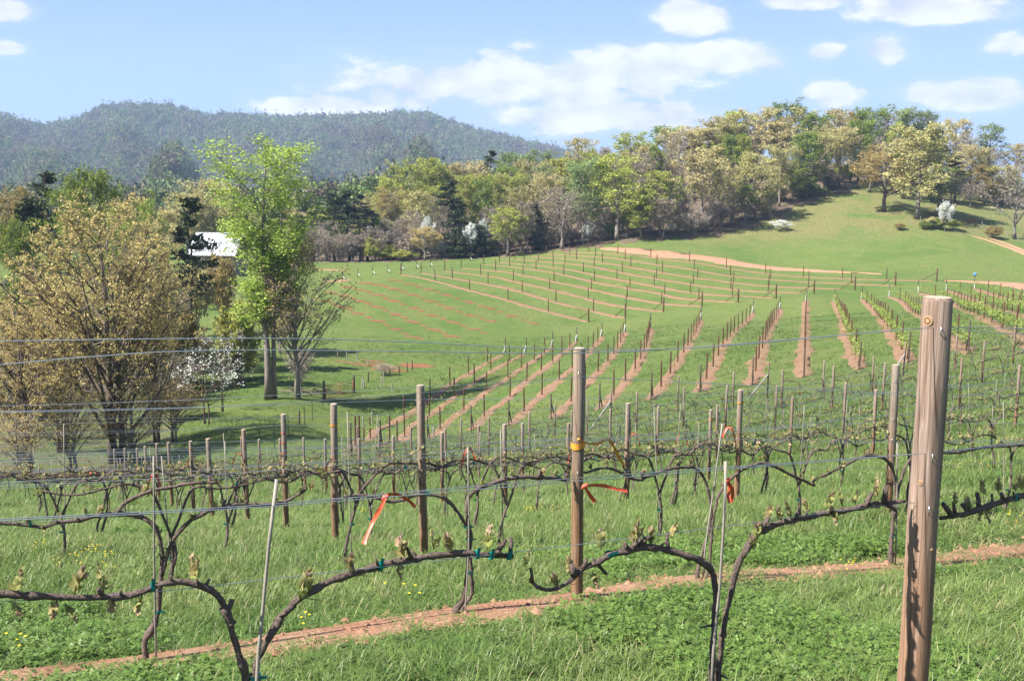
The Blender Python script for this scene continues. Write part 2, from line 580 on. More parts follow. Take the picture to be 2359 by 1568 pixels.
M['knot_ring'] = mat_plain('knot_ring', (0.36, 0.23, 0.13), 0.8, 0.35, 80)
M['bark'] = mat_plain('vine_bark', (0.185, 0.138, 0.116), 0.95, 0.85, 85, 0.1, 0, 1.0, 0.03)
M['bark_tree'] = mat_plain('tree_bark', (0.145, 0.115, 0.092), 0.95, 0.4, 2.5, 0.1, 0, 0.8, 0.08)
M['bark_grey'] = mat_plain('grey_bark', (0.215, 0.185, 0.160), 0.95, 0.35, 2.0, 0.1, 0, 0.8, 0.08)
M['bark_dark'] = mat_plain('dark_bark', (0.075, 0.058, 0.046), 0.95, 0.4, 2.5, 0.1, 0, 0.8, 0.08)
M['wire'] = mat_plain('galvanised_wire', (0.50, 0.53, 0.56), 0.42, 0.12, 3, 0.5, 0.85, 0)
M['bamboo'] = mat_plain('bamboo', (0.255, 0.225, 0.185), 0.6, 0.2, 14)
M['tape_orange'] = mat_plain('orange_tape', (0.558, 0.095, 0.045), 0.45, 0.12, 8, 0.4)
M['tape_amber'] = mat_plain('amber_tape', (0.62, 0.26, 0.035), 0.45, 0.12, 8, 0.4)
M['tape_red'] = mat_plain('red_tape', (0.68, 0.06, 0.05), 0.45, 0.12, 8, 0.4)
M['tie'] = mat_plain('teal_tie', (0.0, 0.16, 0.14), 0.4, 0.15, 20, 0.4)
M['staple'] = mat_plain('staple', (0.75, 0.76, 0.78), 0.35, 0.1, 3, 0.5, 0.9, 0)
M['tpost'] = mat_plain('green_steel', (0.035, 0.075, 0.045), 0.6, 0.3, 5)
M['gate'] = mat_plain('red_gate_paint', (0.33, 0.085, 0.05), 0.55, 0.3, 5)
M['blue'] = mat_plain('blue_plastic', (0.08, 0.25, 0.62), 0.4, 0.1, 5)
M['roof_white'] = mat_plain('white_metal_roof', (0.345, 0.352, 0.375), 0.5, 0.06, 0.5, 0.4)
M['barn_wall'] = mat_plain('barn_boards', (0.24, 0.20, 0.17), 0.9, 0.3, 2)
M['litter'] = mat_soil('leaf_litter', (0.092, 0.068, 0.046), (0.130, 0.098, 0.066), (0.165, 0.130, 0.088))
M['rock'] = mat_plain('pale_rock', (0.44, 0.42, 0.39), 0.9, 0.3, 1.2, 0.2, 0, 0.6, 0.2)
# leaves
M['l_gold'] = mat_leaf('gold_catkin_leaf', (0.448, 0.330, 0.106), (0.717, 0.582, 0.269), (0.560, 0.470, 0.179))
M['l_tan'] = mat_leaf('tan_bud_leaf', (0.403, 0.342, 0.141), (0.617, 0.537, 0.268), (0.376, 0.389, 0.134))
M['l_lime'] = mat_leaf('lime_leaf', (0.278, 0.336, 0.057), (0.481, 0.506, 0.120), (0.380, 0.354, 0.089))
M['l_green'] = mat_leaf('spring_green_leaf', (0.138, 0.209, 0.033), (0.281, 0.358, 0.068), (0.242, 0.297, 0.055))
M['l_sage'] = mat_leaf('sage_leaf', (0.164, 0.240, 0.083), (0.316, 0.380, 0.152), (0.278, 0.292, 0.127))
M['l_brown'] = mat_leaf('brown_gold_leaf', (0.27, 0.195, 0.068), (0.43, 0.335, 0.135), (0.35, 0.30, 0.10))
M['l_grey'] = mat_leaf('grey_bud', (0.299, 0.247, 0.201), (0.437, 0.368, 0.299), (0.356, 0.299, 0.196))
M['l_pine'] = mat_leaf('pine_needle', (0.030, 0.046, 0.018), (0.070, 0.088, 0.036), (0.055, 0.065, 0.03), transl=0.12)
M['l_white'] = mat_leaf('white_bract', (0.60, 0.62, 0.55), (0.78, 0.78, 0.75), None, transl=0.3)
M['l_vine'] = mat_leaf('young_vine_leaf', (0.259, 0.281, 0.066), (0.418, 0.418, 0.176), (0.418, 0.286, 0.154), transl=0.4)
M['l_poplar'] = mat_leaf('poplar_leaf', (0.215, 0.323, 0.048), (0.430, 0.519, 0.108), None, transl=0.4)
M['l_vine2'] = mat_leaf('pink_vine_bud', (0.40, 0.26, 0.16), (0.50, 0.36, 0.25), None, transl=0.3)
M['l_row'] = mat_leaf('row_vine_leaf', (0.16, 0.22, 0.045), (0.30, 0.35, 0.09), None, transl=0.3)
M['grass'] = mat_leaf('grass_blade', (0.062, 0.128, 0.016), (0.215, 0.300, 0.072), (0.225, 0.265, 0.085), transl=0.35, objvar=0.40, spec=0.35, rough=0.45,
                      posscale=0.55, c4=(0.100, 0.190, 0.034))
M['clover'] = mat_leaf('clover_leaf', (0.070, 0.140, 0.020), (0.155, 0.250, 0.048), (0.18, 0.25, 0.065), transl=0.3, objvar=0.3, spec=0.3, rough=0.5)
M['drygrass'] = mat_leaf('dry_blade', (0.30, 0.27, 0.12), (0.46, 0.42, 0.24), None, transl=0.3)
M['flower'] = mat_leaf('buttercup', (0.80, 0.55, 0.02), (0.85, 0.66, 0.04), None, transl=0.2)
M['hillwood'] = mat_leaf('hillside_canopy', (0.075, 0.145, 0.034), (0.24, 0.31, 0.080), (0.20, 0.18, 0.10), transl=0.15, objvar=0.55,
                         posscale=0.0085, c4=(0.165, 0.108, 0.088))


# ------------------------------------------------------------------ the ground: one sheet out to the horizon
def build_ground():
    az = np.concatenate([np.linspace(-math.pi, -0.80, 40, endpoint=False), np.linspace(-0.80, 0.80, 520, endpoint=False), np.linspace(0.80, math.pi, 41)])
    r = np.concatenate([np.geomspace(0.25, 2.0, 18, endpoint=False), np.geomspace(2.0, 330.0, 300, endpoint=False), np.geomspace(330, 2900, 30)])
    A_, R_ = np.meshgrid(az, r, indexing='ij')
    x, y = (R_ * np.sin(A_)).ravel(), (R_ * np.cos(A_)).ravel()
    z = height(x, y)
    rr = np.hypot(x, y)
    amp = np.clip(rr * 0.004, 0.006, 0.05)
    z = z + amp * (np.sin(x * 3.1 + 1.3 * np.sin(y * 2.3)) * np.sin(y * 2.7 + 1.1 * np.sin(x * 1.9))) * (rr < 330) * 0.6
    na, nr = len(az), len(r)
    idx = np.arange(na * nr).reshape(na, nr)
    q = np.stack([idx[:-1, :-1], idx[:-1, 1:], idx[1:, 1:], idx[1:, :-1]], -1).reshape(-1, 4)[:, ::-1]
    me = np_mesh('ground', np.stack([x, y, z], -1), q, M['ground'], smooth=True)
    o = obj('ground', me)
    tag(o, 'grassy hillside falling to a valley and rising again beyond', kind='structure')
    return o


GROUND = build_ground()


def strip(name, pts, width, mat, step=0.5, lift=0.05, ragged=0.25, label=None, seed=0):
    """a worn strip of bare soil laid over the ground along a polyline of (x, y)"""
    rn = np.random.default_rng(seed)
    P2 = [Vector((p[0], p[1], 0)) for p in pts]
    pl, _ = resample(P2, [0] * len(P2), step)
    n = len(pl)
    ws = width if hasattr(width, '__len__') else [width, width]
    W = np.interp(np.linspace(0, 1, n), np.linspace(0, 1, len(ws)), ws)
    offs = np.array([-0.5, -0.3, 0.0, 0.3, 0.5])
    nz = [np.convolve(rn.normal(0, 1, n + 6), np.ones(4) / 4, 'same')[3:3 + n] for _ in range(2)]
    xy, lz = [], []
    for i in range(n):
        t = (pl[min(i + 1, n - 1)] - pl[max(i - 1, 0)]).normalized()
        nn = Vector((-t.y, t.x, 0))
        end = min(1.0, 0.25 + min(i, n - 1 - i) * 0.35)
        for k, f in enumerate(offs):
            rag = 1.0
            if k == 0: rag = 1 + ragged * nz[0][i]
            if k == 4: rag = 1 + ragged * nz[1][i]
            q = pl[i] + nn * (f * W[i] * rag * end)
            xy.append((q.x, q.y))
            lz.append(-0.02 if k in (0, 4) else lift)
    xy = np.array(xy)
    z = height(xy[:, 0], xy[:, 1]) + np.array(lz)
    idx = np.arange(n * 5).reshape(n, 5)
    q = np.stack([idx[:-1, :-1], idx[:-1, 1:], idx[1:, 1:], idx[1:, :-1]], -1).reshape(-1, 4)[:, ::-1]
    me = np_mesh(name, np.column_stack([xy, z]), q, mat, smooth=True)
    o = obj(name, me)
    tag(o, label, kind='structure')
    return o
# ------------------------------------------------------------------ rows of the near block
class Row:
    def __init__(self, xy, step=0.25):
        pl, _ = resample([Vector((a, b, 0)) for a, b in xy], [0] * len(xy), step)
        self.p = np.array([(q.x, q.y) for q in pl])
        self.s = np.concatenate([[0], np.cumsum(np.hypot(*np.diff(self.p, axis=0).T))])
        self.z = height(self.p[:, 0], self.p[:, 1])
    def at(self, s):
        x = float(np.interp(s, self.s, self.p[:, 0])); y = float(np.interp(s, self.s, self.p[:, 1])); z = float(np.interp(s, self.s, self.z))
        return Vector((x, y, z))
    def dir(self, s):
        return (self.at(s + 0.3) - self.at(s - 0.3)).normalized()
    def s_of(self, x, y):
        return float(self.s[int(np.argmin((self.p[:, 0] - x) ** 2 + (self.p[:, 1] - y) ** 2))])
    def hit(self, u, v, off=0.0):
        """the point over this row seen at plate pixel (u, v)"""
        k = (CY - v) / F
        dx, dy, dz = (u - CX) / F, CP + k * SP, -SP + k * CP
        c = self.p[:, 0] * dy - self.p[:, 1] * dx
        i = np.where((c[:-1] * c[1:] <= 0) & (self.p[:-1, 1] > 0))[0]
        if len(i) == 0:
            i = int(np.argmin(np.abs(c))); i = min(i, len(c) - 2)
        else:
            i = int(i[0])
        den = c[i] - c[i + 1]
        t = 0 if abs(den) < 1e-12 else max(-6.0, min(6.0, c[i] / den))
        y = self.p[i, 1] + (self.p[i + 1, 1] - self.p[i, 1]) * t
        tt = y / dy + off
        return Vector((dx * tt, dy * tt, dz * tt))
    def sample_px(self):
        pass


def gp(u, v, zc):
    p = P(u, v, zc)
    return (p.x, p.y)


ROWS = []
# front row and second row were surveyed foot by foot
rowA = Row([gp(*c) for c in [(-500, 2180, 2.75), (0, 2120, 3.1), (580, 2050, 3.4), (1100, 1900, 3.75), (1655, 1790, 4.16), (2095, 1680, 4.6), (2359, 1640, 4.95), (2700, 1590, 5.5), (3100, 1540, 6.4)]], 0.1)
rowB = Row([gp(*c) for c in [(-500, 1640, 5.8), (0, 1575, 6.3), (370, 1530, 6.6), (1060, 1420, 7.3), (1328, 1385, 7.8), (1620, 1340, 8.7), (2052, 1308, 9.9), (2359, 1268, 11.2), (2700, 1225, 13.0), (2900, 1200, 14.5)]], 0.1)
ROWS += [rowA, rowB]
first = [(977, 1288, 10.9), (773, 1257, 13.4), (660, 1222, 16.5), (572, 1212, 20.3), (490, 1202, 23.0), (447, 1185, 26.0), (397, 1172, 29.4), (367, 1160, 32.4),
         (342, 1150, 35.6), (322, 1142, 38.8), (292, 1132, 42.0), (268, 1124, 45.4)]
END_Y = 55.5
ENDS = [False, False]
first_xy = [gp(*c) for c in first]
for k, (x0, y0) in enumerate(first_xy):
    pts = []
    # leftward, swinging round the slope
    x, y, ang = x0, y0, rad(26)
    left = []
    L = 9.0 if k < 4 else 11.0
    for i in range(int(L / 1.5)):
        x -= math.cos(ang) * 1.5; y -= math.sin(ang) * 1.5; ang -= rad(0.8)
        left.append((x, y))
    pts = left[::-1] + [(x0, y0)]
    x, y, ang = x0, y0, rad({0: 19, 1: 34, 2: 25}.get(k, 28))
    while y < END_Y - 0.06 * max(x, 0) and x / max(y, 1) < 0.60:
        x += math.cos(ang) * 1.5; y += math.sin(ang) * 1.5
        ang = max(rad(17), ang - rad({0: -0.6, 1: 1.6, 2: 0.1}.get(k, 0.12)))
        if k == 0 and ang > rad(25): ang = rad(25)
        pts.append((x, y))
    ENDS.append(y >= END_Y - 0.06 * max(x, 0))
    ROWS.append(Row(pts, 0.25))


def in_view(p, margin=0.06):
    zc = p.y * CP - p.z * SP
    if zc < 0.5: return False
    return abs(p.x / zc) < 0.4915 + margin


# ------------------------------------------------------------------ posts
def post_mesh(name, h, r, sides, taper=0.96, below=0.35, wob=0.0, body=None, topm=None):
    b = MB()
    zs = [-below, 0.0, h * 0.25, h * 0.5, h * 0.75, h - 0.012, h]
    rs = [r, r, r * (1 - (1 - taper) * .25), r * (1 - (1 - taper) * .5), r * (1 - (1 - taper) * .75), r * taper, r * taper * 0.90]
    pts = [Vector((random.uniform(-wob, wob), random.uniform(-wob, wob), z)) for z in zs]
    pts[-1].x, pts[-1].y = pts[-2].x, pts[-2].y
    n = sides
    vs, fs = [], []
    ph = [1 + random.uniform(-0.02, 0.02) for _ in range(n)]
    for p, rr in zip(pts, rs):
        for k in range(n):
            a = 2 * math.pi * k / n
            vs.append((p.x + math.cos(a) * rr * ph[k], p.y + math.sin(a) * rr * ph[k], p.z))
    for i in range(len(zs) - 1):
        for k in range(n):
            fs.append((i * n + k, i * n + (k + 1) % n, (i + 1) * n + (k + 1) % n, (i + 1) * n + k))
    b.add(vs, fs, 0)
    b.add(vs[-n:], [tuple(range(n))], 1)
    me = b.mesh(name, [body or M['post'], topm or M['endgrain']])
    for p in me.polygons:
        p.use_smooth = p.material_index == 0 and p.index < n * 5
    return me


def ring_mesh(name, r, h, mat, sides=16):
    b = MB()
    vs = []
    for z in (-h / 2, h / 2):
        for k in range(sides):
            a = 2 * math.pi * k / sides
            vs.append((math.cos(a) * r, math.sin(a) * r, z + 0.15 * h * math.sin(a * 2 + 1)))
    b.add(vs, [(k, (k + 1) % sides, sides + (k + 1) % sides, sides + k) for k in range(sides)])
    return b.mesh(name, [mat], True)


POST_MESH = [post_mesh('post', 1.9, 0.047, 14, 0.95, wob=0.006) for _ in range(5)]
BIG_POST = post_mesh('post', 1.92, 0.0640, 28, 0.93, wob=0.004, body=M['post_big'])
STAPLE = MB()
STAPLE.tube([(0.0, 0, -0.014), (0.010, 0, -0.012), (0.014, 0, 0), (0.010, 0, 0.012), (0, 0, 0.014)], 0.0022, 5)
STAPLE = STAPLE.mesh('staple', [M['staple']], True)
RING_Y = ring_mesh('tape_band', 0.0505, 0.022, M['tape_amber'])
ROWWORD = ['front', 'second', 'third', 'fourth', 'fifth', 'sixth', 'seventh', 'eighth', 'ninth', 'tenth', 'eleventh', 'twelfth', 'thirteenth', 'fourteenth']
BRACE = MB()
BRACE.tube([(0, 0, 0), (0, 0, 1)], 0.045, 10)
BRACE = BRACE.mesh('brace', [M['greywood']], True)
for p in BRACE.polygons: p.use_smooth = len(p.vertices) == 4

POST_S = []                                   # posts along each row: list of distances
for k, row in enumerate(ROWS):
    if k == 0:
        s0 = row.s_of(*gp(2095, 1680, 4.6)); ss = [s0]
    elif k == 1:
        ss = [row.s_of(*gp(1328, 1385, 7.8))]; ss.append(ss[0] + 6.4)
    else:
        s0 = row.s_of(*first_xy[k - 2])
        ss = [s0]
        gap = {2: 5.9, 3: 6.9, 4: 6.2}.get(k, 5.5)
        while ss[-1] + gap < row.s[-1] - 2.5:
            ss.append(ss[-1] + gap + random.uniform(-0.2, 0.2))
        if ENDS[k]: ss.append(row.s[-1] - 0.1)
    POST_S.append(ss)


def facing(row, s):
    d = row.dir(s)
    return math.atan2(d.y, d.x)


post_objs = {}
beyond = {}
def outside(kind, k, p):
    key = (kind, k, p.x < 0)
    beyond[key] = beyond.get(key, 0) + 1
    return f'{ordinal(beyond[key])} one beyond the {"left" if p.x < 0 else "right"} edge'

for k, row in enumerate(ROWS):
    n_in_row = 0
    for i, s in enumerate(POST_S[k]):
        p = row.at(s)
        if not in_view(p, 0.10): continue
        seen = in_view(p, 0.012)
        n_in_row += seen
        last = (i == len(POST_S[k]) - 1 and ENDS[k])
        o = empty('trellis_post', p, (random.uniform(-.012, .012), random.uniform(-.012, .012), random.uniform(0, 6.28)))
        if k == 0:
            o.rotation_euler = (0.0, 0.0, 0.0)
            body = obj('shaft', BIG_POST, o)
            # knots
            for (ku, kv, kr) in [(2137, 738, 0.024), (2120, 1107, 0.013), (2083, 1336, 0.011), (2111, 1340, 0.012), (2069, 1440, 0.010), (2148, 1250, 0.008)]:
                hp = row.hit(ku, kv)
                rel = hp - p
                rr = 0.0635 * (1 - 0.07 * rel.z / 1.92)
                # direction toward the camera, turned by the sideways offset
                to_cam = Vector((-p.x, -p.y, 0)).normalized()
                side = Vector((-to_cam.y, to_cam.x, 0))
                off = max(-0.97, min(0.97, (rel.dot(side)) / rr))
                nrm = (to_cam * math.sqrt(1 - off * off) + side * off)
                kb = MB()
                kb.tube([nrm * (rr - 0.006), nrm * (rr + 0.0008)], [kr, kr * 0.9], 14)
                kb.tube([nrm * rr, nrm * (rr + 0.0016)], [kr * 0.72, kr * 0.62], 12, mi=1)
                kb.tube([nrm * rr, nrm * (rr + 0.0026)], [kr * 0.42, kr * 0.34], 12, mi=0)
                ko = obj('knot', kb.mesh('knot', [M['knot_ring'], M['knot']]), o, loc=(0, 0, rel.z))
            for sv in (757, 1043, 1160):
                rel = row.hit(2140, sv) - p
                so = obj('staple', STAPLE, o, loc=Vector((-p.x, -p.y, 0)).normalized() * 0.061 + Vector((0.018, 0, rel.z)), rot=(0, 0, -math.pi / 2))
            lab = 'thick knotty pine post in the foreground, cut off by the bottom edge'
        else:
            m = POST_MESH[(i * 3 + k) % 5]
            sx = random.uniform(0.9, 1.1) * (1.08 if k == 1 and i == 0 else 1.0)
            o.scale = (sx, sx, random.uniform(0.975, 1.025))
            body = obj('shaft', m, o)
            if (k, i) in {(3, 0), (7, 0), (3, 1), (1, 1), (6, 2), (5, 2)} or (i > 1 and random.random() < 0.14):
                obj('tape_band', RING_Y, o, loc=(0, 0, random.uniform(1.62, 1.72)))
            if (k, i) == (1, 0):
                obj('tape_band', ring_mesh('tape_band', 0.053, 0.045, M['tape_amber']), o, loc=(0, 0, 1.19))
            if k == 4 and i == 0:
                for hh in (1.1, 1.28, 1.45, 1.6):
                    obj('tape_band', ring_mesh('tape_band', 0.0505, 0.010, M['tape_red']), o, loc=(0, 0, hh))
            for hh in (0.99, 1.24, 1.72):
                if k < 5:
                    q = Vector((-p.x, -p.y, 0)).normalized() * 0.046
                    a = o.rotation_euler.z
                    q.rotate(Euler((0, 0, -a)))
                    obj('staple', STAPLE, o, loc=q + Vector((0, 0, hh)), rot=(0, 0, math.atan2(q.y, q.x)))
            if last:
                d = row.dir(s)
                a0 = Vector((0, 0, 1.25)); a1 = -d * 1.55 + Vector((0, 0, hz(*(p - d * 1.55).xy) - p.z - 0.1))
                v = a1 - a0
                v.rotate(Euler((0, 0, -o.rotation_euler.z)))
                a00 = a0 + v.normalized() * 0.05
                br = obj('brace', BRACE, o, loc=a00, scale=(1 / sx, 1 / sx, v.length))
                br.rotation_euler = v.to_track_quat('Z', 'Y').to_euler()
            if k == 1 and i == 0:
                lab = 'tall grey round post with amber tape tail, second row centre'
            elif last:
                lab = f'braced grey end post closing the {ROWWORD[k]} trellis row'
            elif not seen:
                lab = f'grey-brown round post of the {ROWWORD[k]} trellis row, {outside("post", k, p)}'
            else:
                lab = f'grey-brown round post, {ordinal(n_in_row)} from the left in the {ROWWORD[k]} trellis row'
        tag(o, lab, 'post', 'round posts of the near vine rows')
        post_objs[(k, i)] = o


# ------------------------------------------------------------------ trellis wires
def wire_obj(pts, r, label, name='trellis_wire'):
    b = MB()
    b.tube(pts, r, 5, cap=False)
    o = obj(name, b.mesh('wire', [M['wire']], True))
    tag(o, label, 'wire', 'trellis wires of the near vine rows')
    return o


def px_wire(row, px, r, label, off=0.0):
    pts = [row.hit(u, v, off) for u, v in px]
    pts, _ = resample(pts, [0] * len(pts), 0.12)
    return wire_obj(pts, r, label)


px_wire(rowA, [(-260, 858), (0, 840), (150, 826), (350, 811), (600, 806), (900, 809), (1325, 813), (1600, 800), (1900, 775), (2128, 757), (2359, 770), (2600, 775)], 0.0017,
        'slack upper wire of the front row, dipping toward the left edge', 0.035)
px_wire(rowA, [(-260, 793), (0, 786), (400, 780), (700, 780), (1000, 790), (1200, 801), (1450, 806), (1700, 794), (2128, 756), (2359, 757), (2600, 762)], 0.0017,
        'straight upper wire of the front row, highest at the left edge', -0.045)
px_wire(rowA, [(-260, 1214), (0, 1199), (620, 1166), (1325, 1108), (2128, 1044), (2359, 1022), (2600, 1000)], 0.0016, 'near one of the twin middle wires of the front row', -0.045)
px_wire(rowA, [(-260, 1208), (0, 1195), (620, 1161), (1325, 1101), (2128, 1043), (2359, 1016), (2600, 992)], 0.0016, 'far one of the twin middle wires of the front row', 0.05)
px_wire(rowA, [(-260, 1405), (0, 1385), (350, 1363), (620, 1333), (970, 1295), (1320, 1255), (1700, 1208), (2080, 1160), (2359, 1152), (2600, 1140)], 0.0013,
        'fruiting wire of the front row carrying the thick vine arms', 0.0)
for k in range(1, len(ROWS)):
    row = ROWS[k]
    ss = POST_S[k]
    r = 0.0015 + 0.00012 * k
    levels = [(1.72, 0.05, 'near top'), (1.70, -0.05, 'far top'), (1.25, 0.05, 'near middle'), (1.22, -0.05, 'far middle'), (0.99, 0.0, 'fruiting')]
    if k >= 9: levels = [levels[0], levels[3], levels[4]]
    for (h, so, word) in levels:
        nodes = [0.0] + [s for s in ss] + [row.s[-1]]
        pts = []
        for a, b2 in zip(nodes[:-1], nodes[1:]):
            if b2 - a < 0.4: continue
            sag = random.uniform(0.01, 0.045) * (1.6 if 'top' in word else 0.6)
            n = max(3, int((b2 - a) / 0.5))
            za, zb = row.at(a).z, row.at(b2).z
            for j in range(n):
                t = j / n
                p = row.at(a + (b2 - a) * t)
                d = row.dir(a + (b2 - a) * t)
                zz = za + (zb - za) * t
                zz = 0.35 * p.z + 0.65 * zz
                side = Vector((d.y, -d.x, 0)).normalized()
                spread = so * (1 + 0.8 * math.sin(math.pi * t))
                pts.append(Vector((p.x, p.y, zz + h - sag * 4 * t * (1 - t))) + side * spread)
        p = row.at(row.s[-1]); pts.append(Vector((p.x, p.y, p.z + h)))
        pts = [q for q in pts if in_view(q, 0.16)]
        if len(pts) > 2:
            wire_obj(pts, r, f'{word} galvanised wire of the {ROWWORD[k]} trellis row')

# ------------------------------------------------------------------ soil strip under the second row, worn patches further on
sB0, sB1 = 0.2, rowB.s[-1]
strip('dirt_strip', [tuple(rowB.at(s).xy) for s in np.arange(sB0, min(16.0, rowB.s[-1] - .3), 0.5)], [0.80, 0.72, 0.62, 0.58, 0.52, 0.45, 0.36], M['soil'], 0.10, 0.035, 0.45, 'bare red clay strip under the second vine row', 3)
for k in (2, 3, 4):
    row = ROWS[k]
    s = row.s_of(*first_xy[k - 2]) + 5
    for j in range(2):
        a = s + j * 9 + random.uniform(-2, 2)
        if a + 3 < row.s[-1]:
            strip('dirt_strip', [tuple(row.at(q).xy) for q in np.arange(a, a + random.uniform(2, 4), 0.4)], [0.1, 0.3, 0.35, 0.1], M['soil'], 0.15, 0.02, 0.5, f'short bare clay patch under the {ROWWORD[k]} vine row', 5 + k * 3 + j)


# ------------------------------------------------------------------ grapevines
def leaf_shape(size, cup=0.25, lobes=5):
    """a lobed vine leaf lying along +x from its stalk, slightly cupped"""
    vs = [(0, 0, 0)]
    n = 15
    for i in range(n):
        a = -2.55 + 5.1 * i / (n - 1)
        rr = size * (0.62 + 0.38 * abs(math.cos(a * lobes / 2.6))) * (0.80 + 0.2 * math.cos(a))
        x, y = math.cos(a) * rr + size * 0.35, math.sin(a) * rr
        vs.append((x, y, cup * (x * x + y * y) / size + random.uniform(-.05, .05) * size))
    vs.append((size * 0.42, 0, -0.05 * size))
    c = len(vs) - 1
    fs = [(c, i, i + 1) for i in range(1, n)] + [(c, n, 0), (c, 0, 1)]
    return vs, fs


def shoot_mesh(n, size, h, pink=0.4):
    """a bursting shoot: short green stalk with a handful of small folded leaves"""
    b = MB()
    tip = Vector((random.uniform(-.3, .3) * h, random.uniform(-.3, .3) * h, h))
    b.tube([(0, 0, -0.004), tip * 0.5 + Vector((0.1 * h, 0, 0)), tip], [0.0035, 0.003, 0.002], 5, mi=0)
    for i in range(n):
        t = (i + 0.6) / n
        s = size * (1.1 - 0.65 * t) * random.uniform(0.75, 1.2)
        vs, fs = leaf_shape(s, random.uniform(0.2, 0.9))
        e = Euler((random.uniform(-.7, .7), -random.uniform(0.0, 1.3), random.uniform(0, 6.28)))
        base = tip * t
        out = []
        for v in vs:
            q = Vector(v); q.rotate(e); out.append(tuple(q + base))
        b.add(out, fs, 1 if (t > 0.62 and random.random() < pink) else 0)
    me = b.mesh('shoot', [M['l_vine'], M['l_vine2']], True)
    at = me.attributes.new('tint', 'FLOAT', 'FACE')
    at.data.foreach_set('value', [random.random() for _ in me.polygons])
    return me


SHOOTS = [shoot_mesh(random.randint(4, 6), random.uniform(0.018, 0.027), random.uniform(0.02, 0.05), 0.8) for _ in range(6)]
SHOOTS_BIG = [shoot_mesh(random.randint(7, 9), random.uniform(0.024, 0.036), random.uniform(0.06, 0.09), 0.85) for _ in range(4)]


def rough_tube(b, pts, rads, step=0.02, sides=9, bmp=0.13, wob=0.12):
    q, r = resample(pts, rads, step)
    ph = random.uniform(0, 50)
    out, ro = [], []
    for i, (p, rr) in enumerate(zip(q, r)):
        nv = mnoise.noise_vector(p * 16 + Vector((ph, 0, 0)))
        kn = 1 + 0.26 * mnoise.noise(p * 30 + Vector((0, ph, 0))) + 0.14 * mnoise.noise(p * 75) + (0.35 if random.random() < 0.07 else 0)
        out.append(p + nv * rr * wob * 3.4)
        ro.append(rr * kn)
    b.tube(out, ro, sides, True, bmp)


def tie_mesh(r, tail=True):
    b = MB()
    b.tube([(-0.006, 0, 0), (0.006, 0, 0)], r * 1.15, 10, cap=False)
    if tail:
        b.add([(-.005, -r, 0), (.005, -r, 0), (.009, -r - .004, r + .016), (-.002, -r - .003, r + .019)], [(0, 1, 2, 3)])
    return b.mesh('tie', [M['tie']], True)


def px_vine(row, arms, shoots, spurs, ties, label, group, offs=None, shoot_pool=SHOOTS, ssize=1.0, sides=10, trunkn=1):
    """a surveyed vine: arms = list of (part name, [(u, v, width px)])"""
    base = row.hit(arms[0][1][0][0], arms[0][1][0][1])
    base.z = hz(base.x, base.y)
    o = empty('grapevine', base)
    tag(o, label, 'vine', group)
    for i, (pn, line) in enumerate(arms):
        off = 0.0 if offs is None else offs[i]
        pts, rads = [], []
        for j, (u, v, wd) in enumerate(line):
            q = row.hit(u, v, off + random.uniform(-.006, .006))
            pts.append(q - base); rads.append(wd / 2 / F * q.length * (0.64 if row is rowA else 0.74))
        b = MB()
        rough_tube(b, pts, rads, 0.018 if row is rowA else 0.03, sides)
        if pn == 'cordon':                      # pruning stubs and peeling bark strips
            q_, r_ = resample(pts, rads, 0.05)
            for p_, rr_ in zip(q_[2:], r_[2:]):
                if random.random() < 0.38:
                    d_ = Vector((random.uniform(-.5, .5), random.uniform(-.6, .3), random.uniform(.25, 1))).normalized()
                    L_ = random.uniform(.8, 2.6) * rr_ + .006
                    b.tube([p_, p_ + d_ * L_ * .6 + Vector((random.uniform(-.003, .003), 0, 0)), p_ + d_ * L_ * 1.3], [rr_ * .55, rr_ * .42, rr_ * .36], 6, True, .15)
            for p_, rr_ in zip(q_[1:], r_[1:]):
                if random.random() < 0.5:
                    s_ = Vector((random.uniform(-1, 1), random.uniform(-1, 0), random.uniform(-1, 1))).normalized() * rr_ * 1.02
                    t_ = Vector((random.uniform(.02, .05), random.uniform(-.01, .01), random.uniform(-.012, .004)))
                    b.tube([p_ + s_, p_ + s_ * 1.18 + t_ * .5, p_ + s_ * 1.25 + t_], [rr_ * .16, rr_ * .12, .0008], 4)
        obj(pn, b.mesh(pn, [M['bark']], True), o)
    for j, (u, v, big, ang) in enumerate(shoots):
        q = row.hit(u, v, random.uniform(-.01, .01)) - base
        pool = SHOOTS_BIG if big else shoot_pool
        so = obj('shoot', pool[j % len(pool)], o, loc=q, rot=(random.uniform(-.3, .3) + (0 if ang == 0 else math.pi * .8 * ang), random.uniform(-.3, .3), random.uniform(0, 6.28)))
        k = ssize * random.uniform(0.85, 1.2)
        so.scale = (k, k, k)
    for (u0, v0, u1, v1, wd) in spurs:
        a, c = row.hit(u0, v0) - base, row.hit(u1, v1, random.uniform(-.02, .02)) - base
        b = MB()
        r0 = wd / 2 / F * (a + base).length * 0.85
        rough_tube(b, [a, a * 0.5 + c * 0.5 + Vector((random.uniform(-.004, .004), 0, 0)), c], [r0 * 1.3, r0, r0 * 0.95], 0.02, 7, 0.10)
        obj('spur', b.mesh('spur', [M['bark']], True), o)
    for (u, v, wd, ang) in ties:
        q = row.hit(u, v) - base
        to = obj('tie', tie_mesh(wd / 2 / F * (q + base).length * 0.78), o, loc=q)
        d = row.dir(row.s_of((q + base).x, (q + base).y))
        to.rotation_euler = (0, ang, math.atan2(d.y, d.x))
    return o


